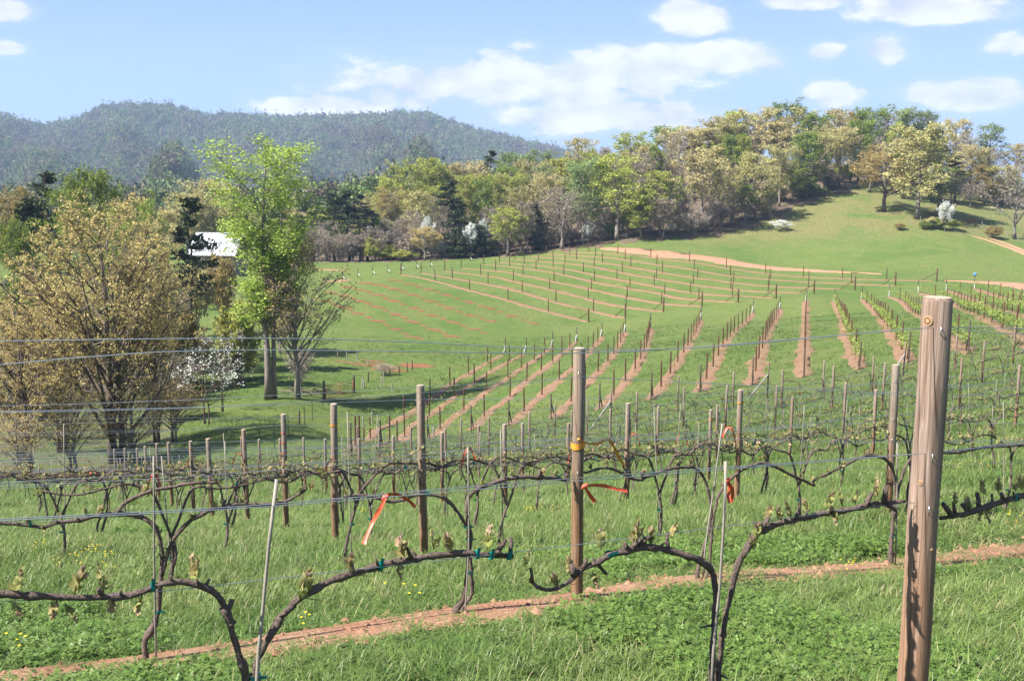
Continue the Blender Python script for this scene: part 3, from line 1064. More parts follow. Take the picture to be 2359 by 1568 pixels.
G1 = 'grapevines of the near block'
px_vine(rowA, [
    ('trunk', [(580, 2050, 40), (578, 1760, 34), (572, 1640, 30), (566, 1560, 27), (552, 1515, 24), (538, 1465, 23), (526, 1425, 24), (516, 1398, 25)]),
    ('cordon', [(520, 1404, 24), (500, 1370, 24), (470, 1351, 23), (430, 1340, 21), (395, 1341, 20), (360, 1350, 21), (330, 1362, 22), (280, 1372, 24), (220, 1375, 20), (150, 1375, 22), (80, 1373, 23), (0, 1369, 24), (-120, 1366, 24), (-260, 1372, 22)]),
    ('trunk', [(586, 2050, 38), (586, 1760, 32), (588, 1640, 28), (591, 1570, 24), (592, 1530, 22), (612, 1480, 23), (650, 1420, 23), (676, 1390, 24)]),
    ('cordon', [(672, 1394, 24), (700, 1370, 27), (722, 1358, 30), (760, 1338, 25), (830, 1316, 24), (900, 1296, 23), (960, 1284, 25), (1030, 1276, 22), (1080, 1275, 24), (1120, 1277, 20), (1155, 1280, 18), (1182, 1281, 14)])],
    [(40, 1362, 1, 0), (28, 1386, 0, 1), (130, 1384, 0, 1), (172, 1366, 0, 0), (238, 1362, 1, 0), (252, 1372, 0, 1), (150, 1390, 0, 1), (455, 1335, 1, 0), (448, 1322, 1, 0), (325, 1372, 0, 1), (712, 1360, 0, 0), (925, 1285, 1, 0), (918, 1300, 0, 1), (1036, 1262, 1, 0), (1040, 1268, 1, 0), (1122, 1262, 0, 0), (1000, 1262, 0, 0), (806, 1316, 0, 0), (690, 1380, 0, 0)],
    [(524, 1402, 534, 1380, 14), (540, 1430, 528, 1442, 10), (948, 1285, 938, 1262, 11), (815, 1320, 812, 1292, 9), (1146, 1275, 1166, 1243, 11), (1176, 1278, 1177, 1236, 10), (232, 1368, 226, 1355, 10), (470, 1352, 452, 1338, 12), (660, 1410, 644, 1418, 11), (1160, 1280, 1144, 1268, 9)],
    [(352, 1351, 22, 0), (876, 1303, 24, 0), (1098, 1277, 22, 0), (1131, 1279, 20, 0), (1172, 1282, 16, 0), (587, 1556, 30, 1.5)],
    'thick-armed grapevine in the front row at left, beside a leaning stake', G1, offs=[0, 0, .02, .02], shoot_pool=SHOOTS_BIG, ssize=0.8)
px_vine(rowA, [
    ('trunk', [(1640, 1790, 36), (1634, 1660, 26), (1638, 1568, 21), (1641, 1500, 19), (1647, 1420, 20), (1649, 1360, 20), (1643, 1320, 21)]),
    ('cordon', [(1646, 1330, 21), (1636, 1307, 24), (1615, 1292, 24), (1585, 1279, 23), (1540, 1267, 22), (1490, 1262, 23), (1440, 1268, 24), (1400, 1281, 20), (1368, 1297, 22), (1336, 1313, 20), (1310, 1340, 15), (1270, 1358, 14), (1236, 1351, 14), (1222, 1336, 12)]),
    ('trunk', [(1652, 1790, 34), (1648, 1660, 26), (1652, 1568, 22), (1660, 1500, 21), (1668, 1440, 19), (1680, 1380, 20), (1694, 1320, 22), (1712, 1276, 20)]),
    ('cordon', [(1710, 1282, 20), (1728, 1250, 24), (1752, 1222, 27), (1790, 1206, 22), (1850, 1191, 20), (1910, 1181, 19), (1970, 1170, 20), (2030, 1159, 19), (2068, 1155, 14), (2084, 1154, 10)])],
    [(1210, 1302, 1, 0), (1284, 1350, 1, 0), (1318, 1322, 0, 0), (1460, 1252, 0, 0), (1470, 1236, 0, 0), (1385, 1262, 0, 0), (1765, 1198, 0, 0), (1800, 1196, 1, 0), (1822, 1192, 1, 0), (1860, 1178, 0, 0), (1905, 1170, 1, 0), (1922, 1176, 0, 1), (1970, 1160, 0, 0), (2015, 1142, 1, 0), (2022, 1140, 1, 0), (1742, 1238, 1, 0), (1736, 1262, 0, 0), (1500, 1255, 0, 0), (1545, 1236, 0, 0), (1365, 1316, 0, 1), (1940, 1164, 0, 0)],
    [(1224, 1340, 1222, 1308, 9), (1322, 1325, 1318, 1298, 14), (1338, 1312, 1352, 1288, 12), (1376, 1295, 1396, 1320, 10), (1448, 1268, 1440, 1250, 11), (1456, 1262, 1476, 1240, 11), (1468, 1262, 1498, 1234, 11), (1538, 1266, 1536, 1226, 9), (1752, 1222, 1772, 1190, 12), (1752, 1222, 1738, 1200, 10), (1996, 1166, 2008, 1134, 12), (2036, 1158, 2042, 1118, 13), (1836, 1194, 1838, 1176, 11), (1916, 1180, 1912, 1164, 10), (2044, 1162, 2062, 1174, 10), (1640, 1440, 1612, 1444, 5), (1662, 1555, 1676, 1562, 5)],
    [(1402, 1275, 22, 1.2)],
    'thick-armed grapevine in the front row at centre right, twin dark trunks', G1, offs=[0, 0, .02, .02], shoot_pool=SHOOTS_BIG, ssize=0.75)
px_vine(rowA, [
    ('trunk', [(2760, 1585, 30), (2750, 1400, 26), (2720, 1250, 24), (2680, 1160, 22)]),
    ('cordon', [(2690, 1166, 22), (2600, 1118, 20), (2500, 1112, 20), (2420, 1128, 20), (2359, 1141, 19), (2310, 1153, 19), (2260, 1171, 20), (2215, 1185, 17), (2180, 1190, 11)])],
    [(2268, 1172, 1, 1), (2262, 1176, 1, 1), (2270, 1138, 0, 0), (2300, 1132, 1, 0), (2340, 1130, 1, 0), (2355, 1128, 0, 0), (2196, 1164, 0, 0), (2230, 1178, 0, 0)],
    [(2192, 1186, 2172, 1160, 13), (2200, 1184, 2196, 1155, 10), (2200, 1188, 2166, 1192, 10), (2256, 1172, 2250, 1134, 10), (2230, 1180, 2216, 1160, 10), (2310, 1150, 2306, 1134, 9)],
    [(2335, 1148, 18, 0)],
    'dark vine arm reaching in from the right edge behind the big post', G1, shoot_pool=SHOOTS_BIG, ssize=0.75)
# second row
px_vine(rowB, [
    ('trunk', [(339, 1532, 17), (333, 1484, 16), (343, 1458, 22), (356, 1436, 19), (365, 1407, 14), (368, 1359, 15), (373, 1318, 16)]),
    ('cordon', [(372, 1325, 12), (373, 1267, 11), (365, 1230, 12), (350, 1204, 13), (324, 1190, 13), (276, 1182, 14), (228, 1186, 12), (184, 1197, 12), (129, 1204, 11), (99, 1214, 11), (66, 1210, 10), (0, 1204, 11), (-100, 1200, 11)]),
    ('cordon', [(374, 1325, 12), (383, 1285, 11), (396, 1249, 12), (416, 1219, 12), (442, 1197, 12), (479, 1177, 12), (516, 1168, 12), (545, 1160, 12), (589, 1162, 11), (645, 1158, 10), (681, 1142, 9), (707, 1125, 7)]),
    ('cordon', [(268, 1184, 11), (284, 1160, 11), (310, 1145, 11), (350, 1130, 11), (400, 1120, 10), (450, 1112, 10), (500, 1112, 8)])],
    [(60, 1206, 0, 0), (100, 1212, 0, 1), (135, 1202, 0, 0), (200, 1190, 0, 0), (228, 1182, 0, 0), (440, 1196, 0, 0), (500, 1170, 0, 0), (640, 1155, 0, 0), (690, 1135, 0, 0), (460, 1108, 0, 0), (330, 1136, 0, 0), (715, 1128, 0, 0), (560, 1158, 0, 0)],
    [(352, 1206, 330, 1196, 6), (516, 1168, 520, 1150, 7), (545, 1160, 548, 1142, 6)],
    [(70, 1208, 14, 0), (365, 1407, 15, 1.5)],
    'wishbone grapevine at the left of the second row, long arms along the wire', G1, sides=8)
px_vine(rowB, [
    ('trunk', [(1050, 1424, 20), (1052, 1398, 22), (1066, 1384, 16), (1073, 1340, 9), (1078, 1285, 11), (1082, 1250, 18), (1080, 1210, 17)]),
    ('trunk', [(1056, 1424, 12), (1072, 1392, 10), (1087, 1368, 11), (1085, 1320, 12), (1083, 1270, 14)]),
    ('cordon', [(1079, 1216, 11), (1064, 1193, 10), (1046, 1167, 10), (1027, 1149, 10), (998, 1140, 10), (961, 1140, 10), (932, 1149, 10), (902, 1156, 10), (876, 1149, 9), (840, 1140, 8), (792, 1142, 7)]),
    ('cordon', [(1080, 1216, 13), (1075, 1167, 12), (1082, 1143, 12), (1101, 1125, 13), (1142, 1110, 13), (1178, 1101, 13), (1208, 1098, 13), (1245, 1101, 13), (1278, 1100, 11), (1305, 1108, 9)])],
    [(1074, 1140, 0, 0), (1110, 1120, 0, 0), (1180, 1096, 0, 0), (1220, 1090, 0, 0), (1250, 1094, 0, 0), (1020, 1142, 0, 0), (940, 1146, 0, 0), (880, 1146, 0, 0), (860, 1138, 0, 0), (1278, 1094, 0, 0), (800, 1138, 0, 0)],
    [(1300, 1106, 1306, 1090, 7), (1240, 1100, 1244, 1080, 7)],
    [(1076, 1212, 19, 1.5), (1081, 1240, 19, 1.5), (983, 1136, 14, 1.3), (1078, 1318, 14, 1.5), (1282, 1098, 12, 1.0)],
    'double-stemmed grapevine left of the tall grey post, second row', G1, offs=[0, .03, 0, .01], sides=8)
px_vine(rowB, [
    ('trunk', [(1608, 1342, 20), (1607, 1320, 14), (1616, 1278, 9), (1632, 1226, 9), (1638, 1175, 9), (1630, 1123, 9)]),
    ('trunk', [(1614, 1342, 12), (1632, 1315, 10), (1638, 1249, 9), (1643, 1193, 9), (1653, 1145, 9)]),
    ('cordon', [(1632, 1130, 9), (1618, 1094, 9), (1597, 1077, 9), (1557, 1077, 9), (1506, 1092, 9), (1469, 1105, 9), (1436, 1090, 8), (1396, 1077, 9), (1348, 1088, 8), (1330, 1084, 7)]),
    ('cordon', [(1651, 1150, 9), (1667, 1120, 10), (1693, 1094, 9), (1723, 1075, 9), (1756, 1066, 10), (1785, 1074, 9), (1815, 1090, 9), (1852, 1107, 9), (1877, 1118, 8)])],
    [(1440, 1082, 0, 0), (1400, 1070, 0, 0), (1560, 1070, 0, 0), (1590, 1070, 0, 0), (1700, 1086, 0, 0), (1750, 1060, 0, 0), (1762, 1058, 0, 0), (1800, 1078, 0, 0), (1850, 1102, 0, 0), (1870, 1110, 0, 0), (1480, 1098, 0, 0), (1360, 1080, 0, 0)],
    [(1870, 1116, 1882, 1100, 6), (1480, 1100, 1474, 1086, 6)],
    [(1440, 1087, 10, 0), (1500, 1090, 11, 1.1)],
    'slim twin-stemmed grapevine behind the front vine, second row centre right', G1, offs=[0, .03, 0, .01], sides=7)
px_vine(rowB, [
    ('trunk', [(2054, 1312, 14), (2051, 1280, 17), (2052, 1262, 15), (2055, 1225, 11), (2060, 1175, 11), (2064, 1140, 10)]),
    ('cordon', [(2063, 1150, 9), (2061, 1101, 9), (2050, 1068, 10), (2025, 1051, 10), (1991, 1051, 9), (1955, 1066, 8), (1910, 1090, 7), (1888, 1098, 7)]),
    ('cordon', [(2064, 1150, 8), (2084, 1080, 8), (2110, 1048, 8), (2150, 1042, 8), (2202, 1042, 9), (2257, 1031, 9), (2359, 1024, 9), (2420, 1020, 8)])],
    [(1990, 1046, 0, 0), (1940, 1072, 0, 0), (2030, 1046, 0, 0), (2205, 1036, 0, 0), (2240, 1030, 0, 0), (2300, 1022, 0, 0), (1905, 1086, 0, 0), (2340, 1018, 0, 0)],
    [(2000, 1052, 2002, 1034, 6)],
    [(2055, 1232, 13, 1.5), (2060, 1170, 12, 1.5)],
    'grapevine rising beside the left edge of the big foreground post', G1, sides=7)


# generic vines: eight plants, copied along the further rows
def vine_variant(seed, leafn=26, sides=6, detail=0.06):
    random.seed(seed)
    parts = []
    hsplit = random.uniform(0.48, 0.80)
    lean = random.uniform(-.10, .10)
    two = random.random() < 0.45
    stems = []
    for j in range(2 if two else 1):
        dx = random.uniform(-.05, .05)
        pts = [Vector((dx * 0.3, 0, -0.06)), Vector((dx + random.uniform(-.03, .03), random.uniform(-.02, .02), 0.16)), Vector((dx + lean * .5 + random.uniform(-.03, .03), random.uniform(-.02, .02), hsplit * .6)), Vector((lean, 0, hsplit))]
        b = MB(); rough_tube(b, pts, [0.026, 0.019, 0.014, 0.0135], detail, sides)
        parts.append(('trunk', b.mesh('trunk', [M['bark']], True)))
    leaves = MB()
    tips = []
    for sgn in (-1, 1):
        L = random.uniform(0.78, 0.98)
        pts = [Vector((lean, 0, hsplit - 0.03)), Vector((lean + sgn * 0.05, 0, hsplit + 0.12)), Vector((lean + sgn * 0.17, random.uniform(-.02, .02), 0.96 + random.uniform(-.05, .05)))]
        x = 0.17
        while x < L:
            x += random.uniform(0.14, 0.2)
            pts.append(Vector((lean + sgn * x, random.uniform(-.03, .03), 1.0 + random.uniform(-.07, .07))))
        rads = list(np.linspace(0.0145, 0.0085, len(pts)))
        b = MB(); rough_tube(b, pts, rads, detail, sides)
        q, _ = resample(pts[2:], [0] * (len(pts) - 2), 0.07)
        for p in q:
            if random.random() < 0.55:
                e = p + Vector((random.uniform(-.025, .025), random.uniform(-.025, .025), random.uniform(0.03, 0.09)))
                b.tube([p, e], [0.0065, 0.005], 5)
                tips.append(e)
            elif random.random() < 0.4:
                tips.append(p)
        for _ in range(random.randint(1, 3)):          # thin canes tangling along the wire
            p = random.choice(q)
            d1 = Vector((sgn * random.uniform(.05, .2), random.uniform(-.05, .05), random.uniform(-.10, .14)))
            b.tube([p, p + d1, p + d1 * 1.7 + Vector((random.uniform(-.06, .06), random.uniform(-.04, .04), random.uniform(-.05, .10)))], [0.0055, 0.0045, 0.003], 4)
            tips.append(p + d1); tips.append(p + d1 * 1.6)
        if random.random() < 0.25:
            e = q[-1]
            b.tube([e, e + Vector((sgn * .03, 0, .12)), e + Vector((sgn * .02, .02, .26))], [0.006, 0.005, 0.003], 5)
        parts.append(('cordon', b.mesh('cordon', [M['bark']], True)))
    for e in tips:
        for _ in range(random.randint(3, 5)):
            vs, fs = leaf_shape(random.uniform(0.013, 0.026), 0.5)
            vs = vs[::2] if False else vs
            eu = Euler((random.uniform(-.8, .8), -random.uniform(-.2, 1.4), random.uniform(0, 6.28)))
            o0 = e + Vector((random.uniform(-.02, .02), random.uniform(-.02, .02), random.uniform(0, .035)))
            out = []
            for v in vs:
                w = Vector(v); w.rotate(eu); out.append(tuple(w + o0))
            leaves.add(out, fs, 1 if random.random() < 0.22 else 0)
    lm = leaves.mesh('young_leaves', [M['l_vine'], M['l_vine2']], True)
    at = lm.attributes.new('tint', 'FLOAT', 'FACE')
    at.data.foreach_set('value', [random.random() for _ in lm.polygons])
    parts.append(('young_leaves', lm))
    ties = [(Vector((lean * .5, 0, random.uniform(.25, .5))), 1.57), (Vector((lean + random.choice([-1, 1]) * random.uniform(.3, .6), 0, 1.0)), 0)]
    return parts, ties


VARS = [vine_variant(100 + i) for i in range(9)]
random.seed(5)
TIE_S = tie_mesh(0.018)
STAKE = MB()
STAKE.tube([(0, 0, -.1), (0, 0, .4), (0.003, 0, .8), (0, 0, 1.2), (0, 0, 1.62)], [0.0065, 0.0062, .006, .0056, .005], 7)
STAKE = STAKE.mesh('stake', [M['bamboo']], True)
vine_total = 0
stake_total = 0
for k in range(2, len(ROWS)):
    row = ROWS[k]
    s = random.uniform(0.2, 1.4)
    nth = 0
    gap = 1.75 if k < 6 else 1.62
    while s < row.s[-1] - 1.0:
        p = row.at(s)
        if in_view(p, 0.05) and vine_total < 296:
            seen = in_view(p, 0.012)
            nth += seen
            parts, ties = VARS[(nth * 5 + k * 3 + int(s * 7)) % 9]
            d = row.dir(s)
            flip = math.pi if random.random() < 0.5 else 0
            rz = math.atan2(d.y, d.x) + flip
            tilt = -math.asin(max(-.4, min(.4, d.z))) * (1 if flip == 0 else -1)
            o = empty('grapevine', p, (0, tilt, rz), (random.uniform(.92, 1.08), 1, random.uniform(.95, 1.04)))
            lab = f'gnarled grapevine, {ordinal(nth)} from the left in the {ROWWORD[k]} trellis row' if seen else f'gnarled grapevine of the {ROWWORD[k]} trellis row, {outside("vine", k, p)}'
            tag(o, lab, 'vine', G1)
            for (pn, me) in parts:
                c = obj(pn, me, o)
                if pn == 'young_leaves': c['kind'] = 'stuff'
            if k < 6:
                for (tp, ta) in ties:
                    obj('tie', TIE_S, o, loc=tp, rot=(0, ta, 0))
            vine_total += 1
            if (k < 11 and seen and random.random() < 0.85):
                so = obj('training_stake', STAKE, None, loc=p + Vector((0.03, 0.05, 0)), rot=(random.uniform(-.05, .05), random.uniform(-.10, .10), random.uniform(0, 6)),
                         scale=(1, 1, random.uniform(.75, 1.05)))
                tag(so, f'thin bamboo stake at the {ordinal(nth)} vine of the {ROWWORD[k]} trellis row', 'stake', 'bamboo stakes beside the vines')
                stake_total += 1
        s += gap * random.uniform(0.93, 1.07)


def px_stake(row, line, r, label):
    pts = [row.hit(u, v, -0.03) for u, v in line]
    base = pts[-1].copy()
    b = MB()
    q, _ = resample([p - base for p in pts], [0] * len(pts), 0.2)
    rr = [r * (0.85 + 0.15 * (i / (len(q) - 1))) * (1.12 if i % 3 == 0 else 1) for i in range(len(q))]
    b.tube(q, rr, 9)
    o = obj('training_stake', b.mesh('stake', [M['bamboo']], True), loc=base)
    tag(o, label, 'stake', 'bamboo stakes beside the vines')


px_stake(rowA, [(638, 1104), (620, 1250), (604, 1420), (596, 1500), (588, 1640), (570, 2080)], 0.0064, 'thick bamboo stake leaning over the front row vine at left')
px_stake(rowA, [(1672, 1062), (1668, 1200), (1658, 1350), (1646, 1470), (1636, 1600), (1625, 1820)], 0.0062, 'thick bamboo stake between twin trunks of the front row, centre right')
px_stake(rowB, [(354, 1050), (355, 1250), (357, 1400), (360, 1540)], 0.0065, 'slim bamboo stake behind the wishbone vine, second row left')
px_stake(rowB, [(1078, 1030), (1080, 1250), (1072, 1400), (1070, 1440)], 0.0065, 'slim bamboo stake tied to the double-stemmed vine, second row')
px_stake(rowB, [(1664, 975), (1645, 1120), (1625, 1260), (1618, 1350)], 0.0075, 'bamboo stake leaning right beside the slim twin-stemmed vine, second row')
px_stake(rowB, [(2067, 1020), (2066, 1180), (2062, 1310)], 0.0075, 'bamboo stake hugging the left side of the big foreground post')


# flagging tape
def ribbon(row, line, w0, w1, mat, label, knot=True, off=-0.03, second=None):
    lines = [line] + ([second] if second else [])
    b = MB()
    base = row.hit(*line[0], off)
    for ln in lines:
        pts = [row.hit(u, v, off + random.uniform(-.02, .02)) - base for u, v in ln]
        q, w = resample(pts, list(np.linspace(w0, w1, len(pts))), 0.02)
        tw = random.uniform(0, 3)
        vs, fs = [], []
        for i, p in enumerate(q):
            t = (q[min(i + 1, len(q) - 1)] - q[max(i - 1, 0)]).normalized()
            sd = t.cross(Vector((0.2, -1, 0.1))).normalized()
            sd = (sd * math.cos(math.sin(i * .35 + tw) * .7) + t.cross(sd) * math.sin(math.sin(i * .35 + tw) * .7))
            wd = w[i] * (1 + .25 * math.sin(i * .9))
            vs += [tuple(p - sd * wd), tuple(p + t.cross(sd) * wd * .35), tuple(p + sd * wd)]
        for i in range(len(q) - 1):
            fs += [(i * 3, i * 3 + 1, i * 3 + 4, i * 3 + 3), (i * 3 + 1, i * 3 + 2, i * 3 + 5, i * 3 + 4)]
        b.add(vs, fs)
    if knot:
        b.tube([(-.010, 0, -.008), (-.004, -.004, .004), (.004, .004, .002), (.010, 0, .010)], [.004, .008, .009, .005], 8, True, .2)
    o = obj('flagging_tape', b.mesh('tape', [mat], True), loc=base)
    tag(o, label, 'tape', 'flagging tape tied along the rows')


ribbon(rowA, [(888, 1146), (876, 1170), (862, 1195), (850, 1222), (842, 1240), (838, 1252)], 0.005, 0.0085, M['tape_orange'], 'long orange tape ribbon hanging from the front row middle wire', second=[(888, 1146), (896, 1138), (912, 1137), (930, 1145), (945, 1155), (957, 1168)])
ribbon(rowA, [(1347, 1121), (1354, 1132), (1362, 1144), (1371, 1156)], 0.004, 0.008, M['tape_orange'], 'orange tape blowing right from the wire beside the tall grey post', second=[(1347, 1121), (1360, 1117), (1390, 1118), (1420, 1126), (1446, 1130)])
ribbon(rowB, [(1333, 1013), (1352, 1020), (1375, 1022), (1404, 1014), (1424, 1050), (1438, 1072)], 0.008, 0.012, M['tape_amber'], 'amber tape tail hanging from the tall grey post', off=-.06)
ribbon(rowA, [(1676, 1108), (1680, 1125), (1678, 1142), (1682, 1158)], 0.004, 0.007, M['tape_orange'], 'red-orange tape knotted to the bamboo stake top, centre right', second=[(1676, 1108), (1686, 1120), (1688, 1140), (1686, 1156)])
extra = [(2, 1684, 986, 1, 'beside the post second in the third row'), (2, 1075, 1036, 0, 'on the third row wire, centre'), (3, 350, 1096, 0, 'on the fourth row wire, left'), (4, 1465, 1000, 1, 'beside a fourth row post'),
         (3, 770, 1060, 1, 'at the first post of the fourth row'), (5, 1565, 1000, 0, 'on a middle row wire, right of centre'), (5, 555, 1046, 1, 'near the left posts'), (6, 210, 1085, 0, 'on the leftmost wires'),
         (3, 2062, 985, 1, 'left of the big foreground post'), (7, 448, 1055, 1, 'hanging on the post with amber band at left'), (5, 1320, 1030, 0, 'on the wire behind the tall post'), (6, 1850, 1000, 0, 'on far wires at right')]
for (k, u, v, sgn, where) in extra:
    d = 1 if sgn else -1
    sc_ = 1.0
    ribbon(ROWS[k], [(u, v), (u + 6 * d, v + 12), (u + 9 * d, v + 26), (u + 12 * d, v + 36)], 0.008, 0.014, M['tape_orange'], f'orange flagging tape {where}', second=[(u, v), (u - 8 * d, v - 2), (u - 16 * d, v + 10), (u - 20 * d, v + 24)], off=-.05)
# ------------------------------------------------------------------ middle block: young vines on tilled strips
def z5(x, y): return ((750 + x / 2.6211) / 1.0598, (600 + y / 2.6211) / 1.0598)
def z6(x, y): return ((1600 + x / 2.6211) / 1.0598, (600 + y / 2.6211) / 1.0598)
def world_line(px): return [tuple(gpix(u, v).xy) for u, v in px]


MID = [
    [z5(*p) for p in [(280, 1345), (395, 1255), (563, 1135), (690, 1050), (850, 935), (970, 855), (1080, 790), (1180, 735), (1270, 690)]],
    [z5(*p) for p in [(470, 1290), (640, 1195), (790, 1085), (930, 975), (1050, 890), (1170, 810), (1290, 745), (1400, 690)]],
    [z5(*p) for p in [(770, 1240), (885, 1140), (1030, 1030), (1150, 930), (1265, 860), (1380, 780), (1480, 715), (1570, 650)]],
    [z5(*p) for p in [(1050, 1180), (1145, 1085), (1290, 975), (1385, 885), (1490, 805), (1600, 720), (1725, 615)]],
    [z5(*p) for p in [(1290, 1150), (1410, 1040), (1530, 930), (1640, 835), (1760, 730), (1885, 580)]],
    [z5(*p) for p in [(1560, 1110), (1690, 1000), (1790, 885), (1880, 790), (1960, 700), (2035, 550)]],
    [z5(*p) for p in [(1870, 1050), (1975, 945), (2055, 845), (2120, 755), (2170, 650), (2197, 525)]],
    [z5(*p) for p in [(2200, 985), (2275, 890), (2350, 780), (2420, 670), (2480, 570), (2520, 475)]],
    [z6(*p) for p in [(285, 935), (335, 840), (380, 755), (440, 640), (500, 560), (560, 510), (625, 430)]],
    [z6(*p) for p in [(620, 890), (645, 790), (665, 715), (700, 620), (750, 510), (797, 405)]],
    [z6(*p) for p in [(950, 840), (953, 720), (956, 600), (960, 480), (966, 350)]],
    [z6(*p) for p in [(1305, 790), (1262, 660), (1225, 560), (1185, 450), (1145, 355)]],
    [z6(*p) for p in [(1620, 745), (1540, 610), (1470, 500), (1400, 420), (1320, 340)]],
    [z6(*p) for p in [(2000, 690), (1860, 570), (1720, 460), (1600, 380), (1495, 325)]],
    [z6(*p) for p in [(2500, 690), (2300, 570), (2100, 465), (1900, 370), (1680, 300)]],
    [z6(*p) for p in [(2600, 520), (2359, 450), (2150, 390), (2000, 335), (1860, 285)]],
    [z6(*p) for p in [(2600, 420), (2359, 370), (2200, 325), (2040, 275)]],
]
THIN = [post_mesh('post', 1.85, 0.060, 8, 0.97, body=M['thin_post'], topm=M['thin_post']) for _ in range(3)]
THIN_DARK = [post_mesh('post', 1.8, 0.05, 8, 0.97, body=M['thin_dark'], topm=M['greywood']) for _ in range(2)]
BRACE_D = BRACE.copy(); BRACE_D.materials[0] = M['thin_dark']
BRACE_W = BRACE.copy(); BRACE_W.materials[0] = M['white']
BRACE_B = BRACE.copy(); BRACE_B.materials[0] = M['thin_post']


def lean_brace(o, p, d, reach, h, mesh, thick=1.0):
    e = p + d * reach
    a0 = Vector((0, 0, h)); a1 = Vector((e.x - p.x, e.y - p.y, hz(e.x, e.y) - p.z - 0.05))
    v = a1 - a0
    a0 = a0 + v.normalized() * 0.06
    br = obj('brace', mesh, o, loc=a0, scale=(thick, thick, v.length))
    br.rotation_euler = v.to_track_quat('Z', 'Y').to_euler()


leaf_pts, leaf_k = [], []
twig_pts = []
GM = 'thin posts of the middle vine block'
for k, px in enumerate(MID):
    xy = world_line(px)
    row = Row(xy, 0.5)
    strip('dirt_strip', [tuple(q) for q in row.p[::4]], [1.15, 1.1, 1.0, 1.05], M['soil_far'], 0.4, 0.07, 0.5, f'tilled clay strip, {ordinal(k + 1)} from the left in the middle block', 40 + k)
    n = max(3, int(row.s[-1] / 6.3))
    nth = 0
    for i in range(n + 1):
        s = row.s[-1] * i / n
        p = row.at(s)
        if not in_view(p, 0.05): continue
        seen = in_view(p, 0.012)
        nth += seen
        first_, last_ = i == 0, i == n
        o = empty('line_post', p, (random.uniform(-.015, .015), random.uniform(-.015, .015), 0), (1, 1, random.uniform(.96, 1.04)))
        d = row.dir(min(max(s, .4), row.s[-1] - .4))
        if first_:
            obj('shaft', THIN_DARK[k % 2], o)
            lean_brace(o, p, d, 1.3, 1.15, BRACE_D, 1.0)
            lab = f'dark near end post with brace, {ordinal(k + 1)} strip from left, middle block'
        elif last_:
            obj('shaft', THIN_DARK[k % 2], o, scale=(1.25, 1.25, 1.05))
            lean_brace(o, p, -d + Vector((-.25, 0, 0)), 0.6, 1.0, BRACE_W, 1.25)
            if k == 16:
                b = MB(); b.tube([(0, 0, 1.86), (0, 0, 2.02), (0, 0, 2.28), (0, 0, 2.32)], [.05, .22, .20, .12], 12)
                obj('bucket', b.mesh('bucket', [M['blue']], True), o)
                lab = 'far end post capped by a small blue bucket, right edge'
            else:
                lab = f'far end post with white brace, {ordinal(k + 1)} strip from left, middle block'
        else:
            obj('shaft', THIN[(i + k) % 3], o)
            lab = f'thin brown post, {ordinal(nth)} from the near end, {ordinal(k + 1)} strip of the middle block' if seen else f'thin brown post of the {ordinal(k + 1)} middle strip, {outside("mid", k, p)}'
        tag(o, lab, 'post', GM)
    # young vines: leafy on the right, mere sticks on the left
    for s in np.arange(0.8, row.s[-1], 0.42 if k >= 11 else 1.5):
        p = row.at(s)
        if not in_view(p, 0.03): continue
        if k >= 11 and random.random() < 0.9:
            hh = random.uniform(0.75, 1.05)
            leaf_pts.append((p.x + random.uniform(-.12, .12), p.y + random.uniform(-.12, .12), p.z + hh))
        elif k < 11 and random.random() < (0.9 if k < 3 else 0.5):
            twig_pts.append((p.x, p.y, p.z))
        if k < 3 and s > row.s[-1] * 0.35:
            leaf_pts.append((p.x, p.y, p.z + random.uniform(0.7, 1.2)))


def leaf_cloud(name, centers, per, sig, size, mat, rngl, flat=0.0, stretch=1.0):
    """many small leaf blades scattered round the centres: one mesh of diamond faces"""
    c = np.repeat(np.asarray(centers, float), per, axis=0)
    n = len(c)
    sig = np.broadcast_to(np.asarray(sig, float), (3,)) if np.ndim(sig) <= 1 else np.repeat(sig, per, axis=0)
    g = rngl.normal(0, 1, (n, 3))
    g /= np.maximum(1e-6, np.linalg.norm(g, axis=1, keepdims=True))
    c = c + g * (rngl.random((n, 1)) ** 0.45) * 1.5 * sig
    nrm = rngl.normal(0, 1, (n, 3)); nrm[:, 2] += flat
    nrm /= np.linalg.norm(nrm, axis=1, keepdims=True)
    t = np.cross(nrm, rngl.normal(0, 1, (n, 3))); t /= np.maximum(1e-6, np.linalg.norm(t, axis=1, keepdims=True))
    b = np.cross(nrm, t)
    s = size * rngl.uniform(0.6, 1.3, (n, 1))
    v = np.stack([c - t * s * stretch, c + b * s * 0.62 + nrm * s * .18, c + t * s * stretch, c - b * s * 0.62 + nrm * s * .18], 1).reshape(-1, 3)
    q = np.arange(n * 4).reshape(n, 4)
    return np_mesh(name, v, q, mat, {'tint': rngl.random(n)})


o = obj('row_foliage', leaf_cloud('row_foliage', leaf_pts, 16, (0.24, 0.24, 0.20), 0.075, M['l_row'], rng))
tag(o, 'fresh green vine foliage along the strips of the middle block', kind='stuff')
b = MB()
for p in twig_pts:
    b.tube([(p[0], p[1], p[2]), (p[0] + random.uniform(-.05, .05), p[1], p[2] + random.uniform(.35, .8))], [0.014, 0.009], 4)
o = obj('vine_whips', b.mesh('vine_whips', [M['bark']]))
tag(o, 'newly planted vine whips along the left strips of the middle block', kind='stuff')

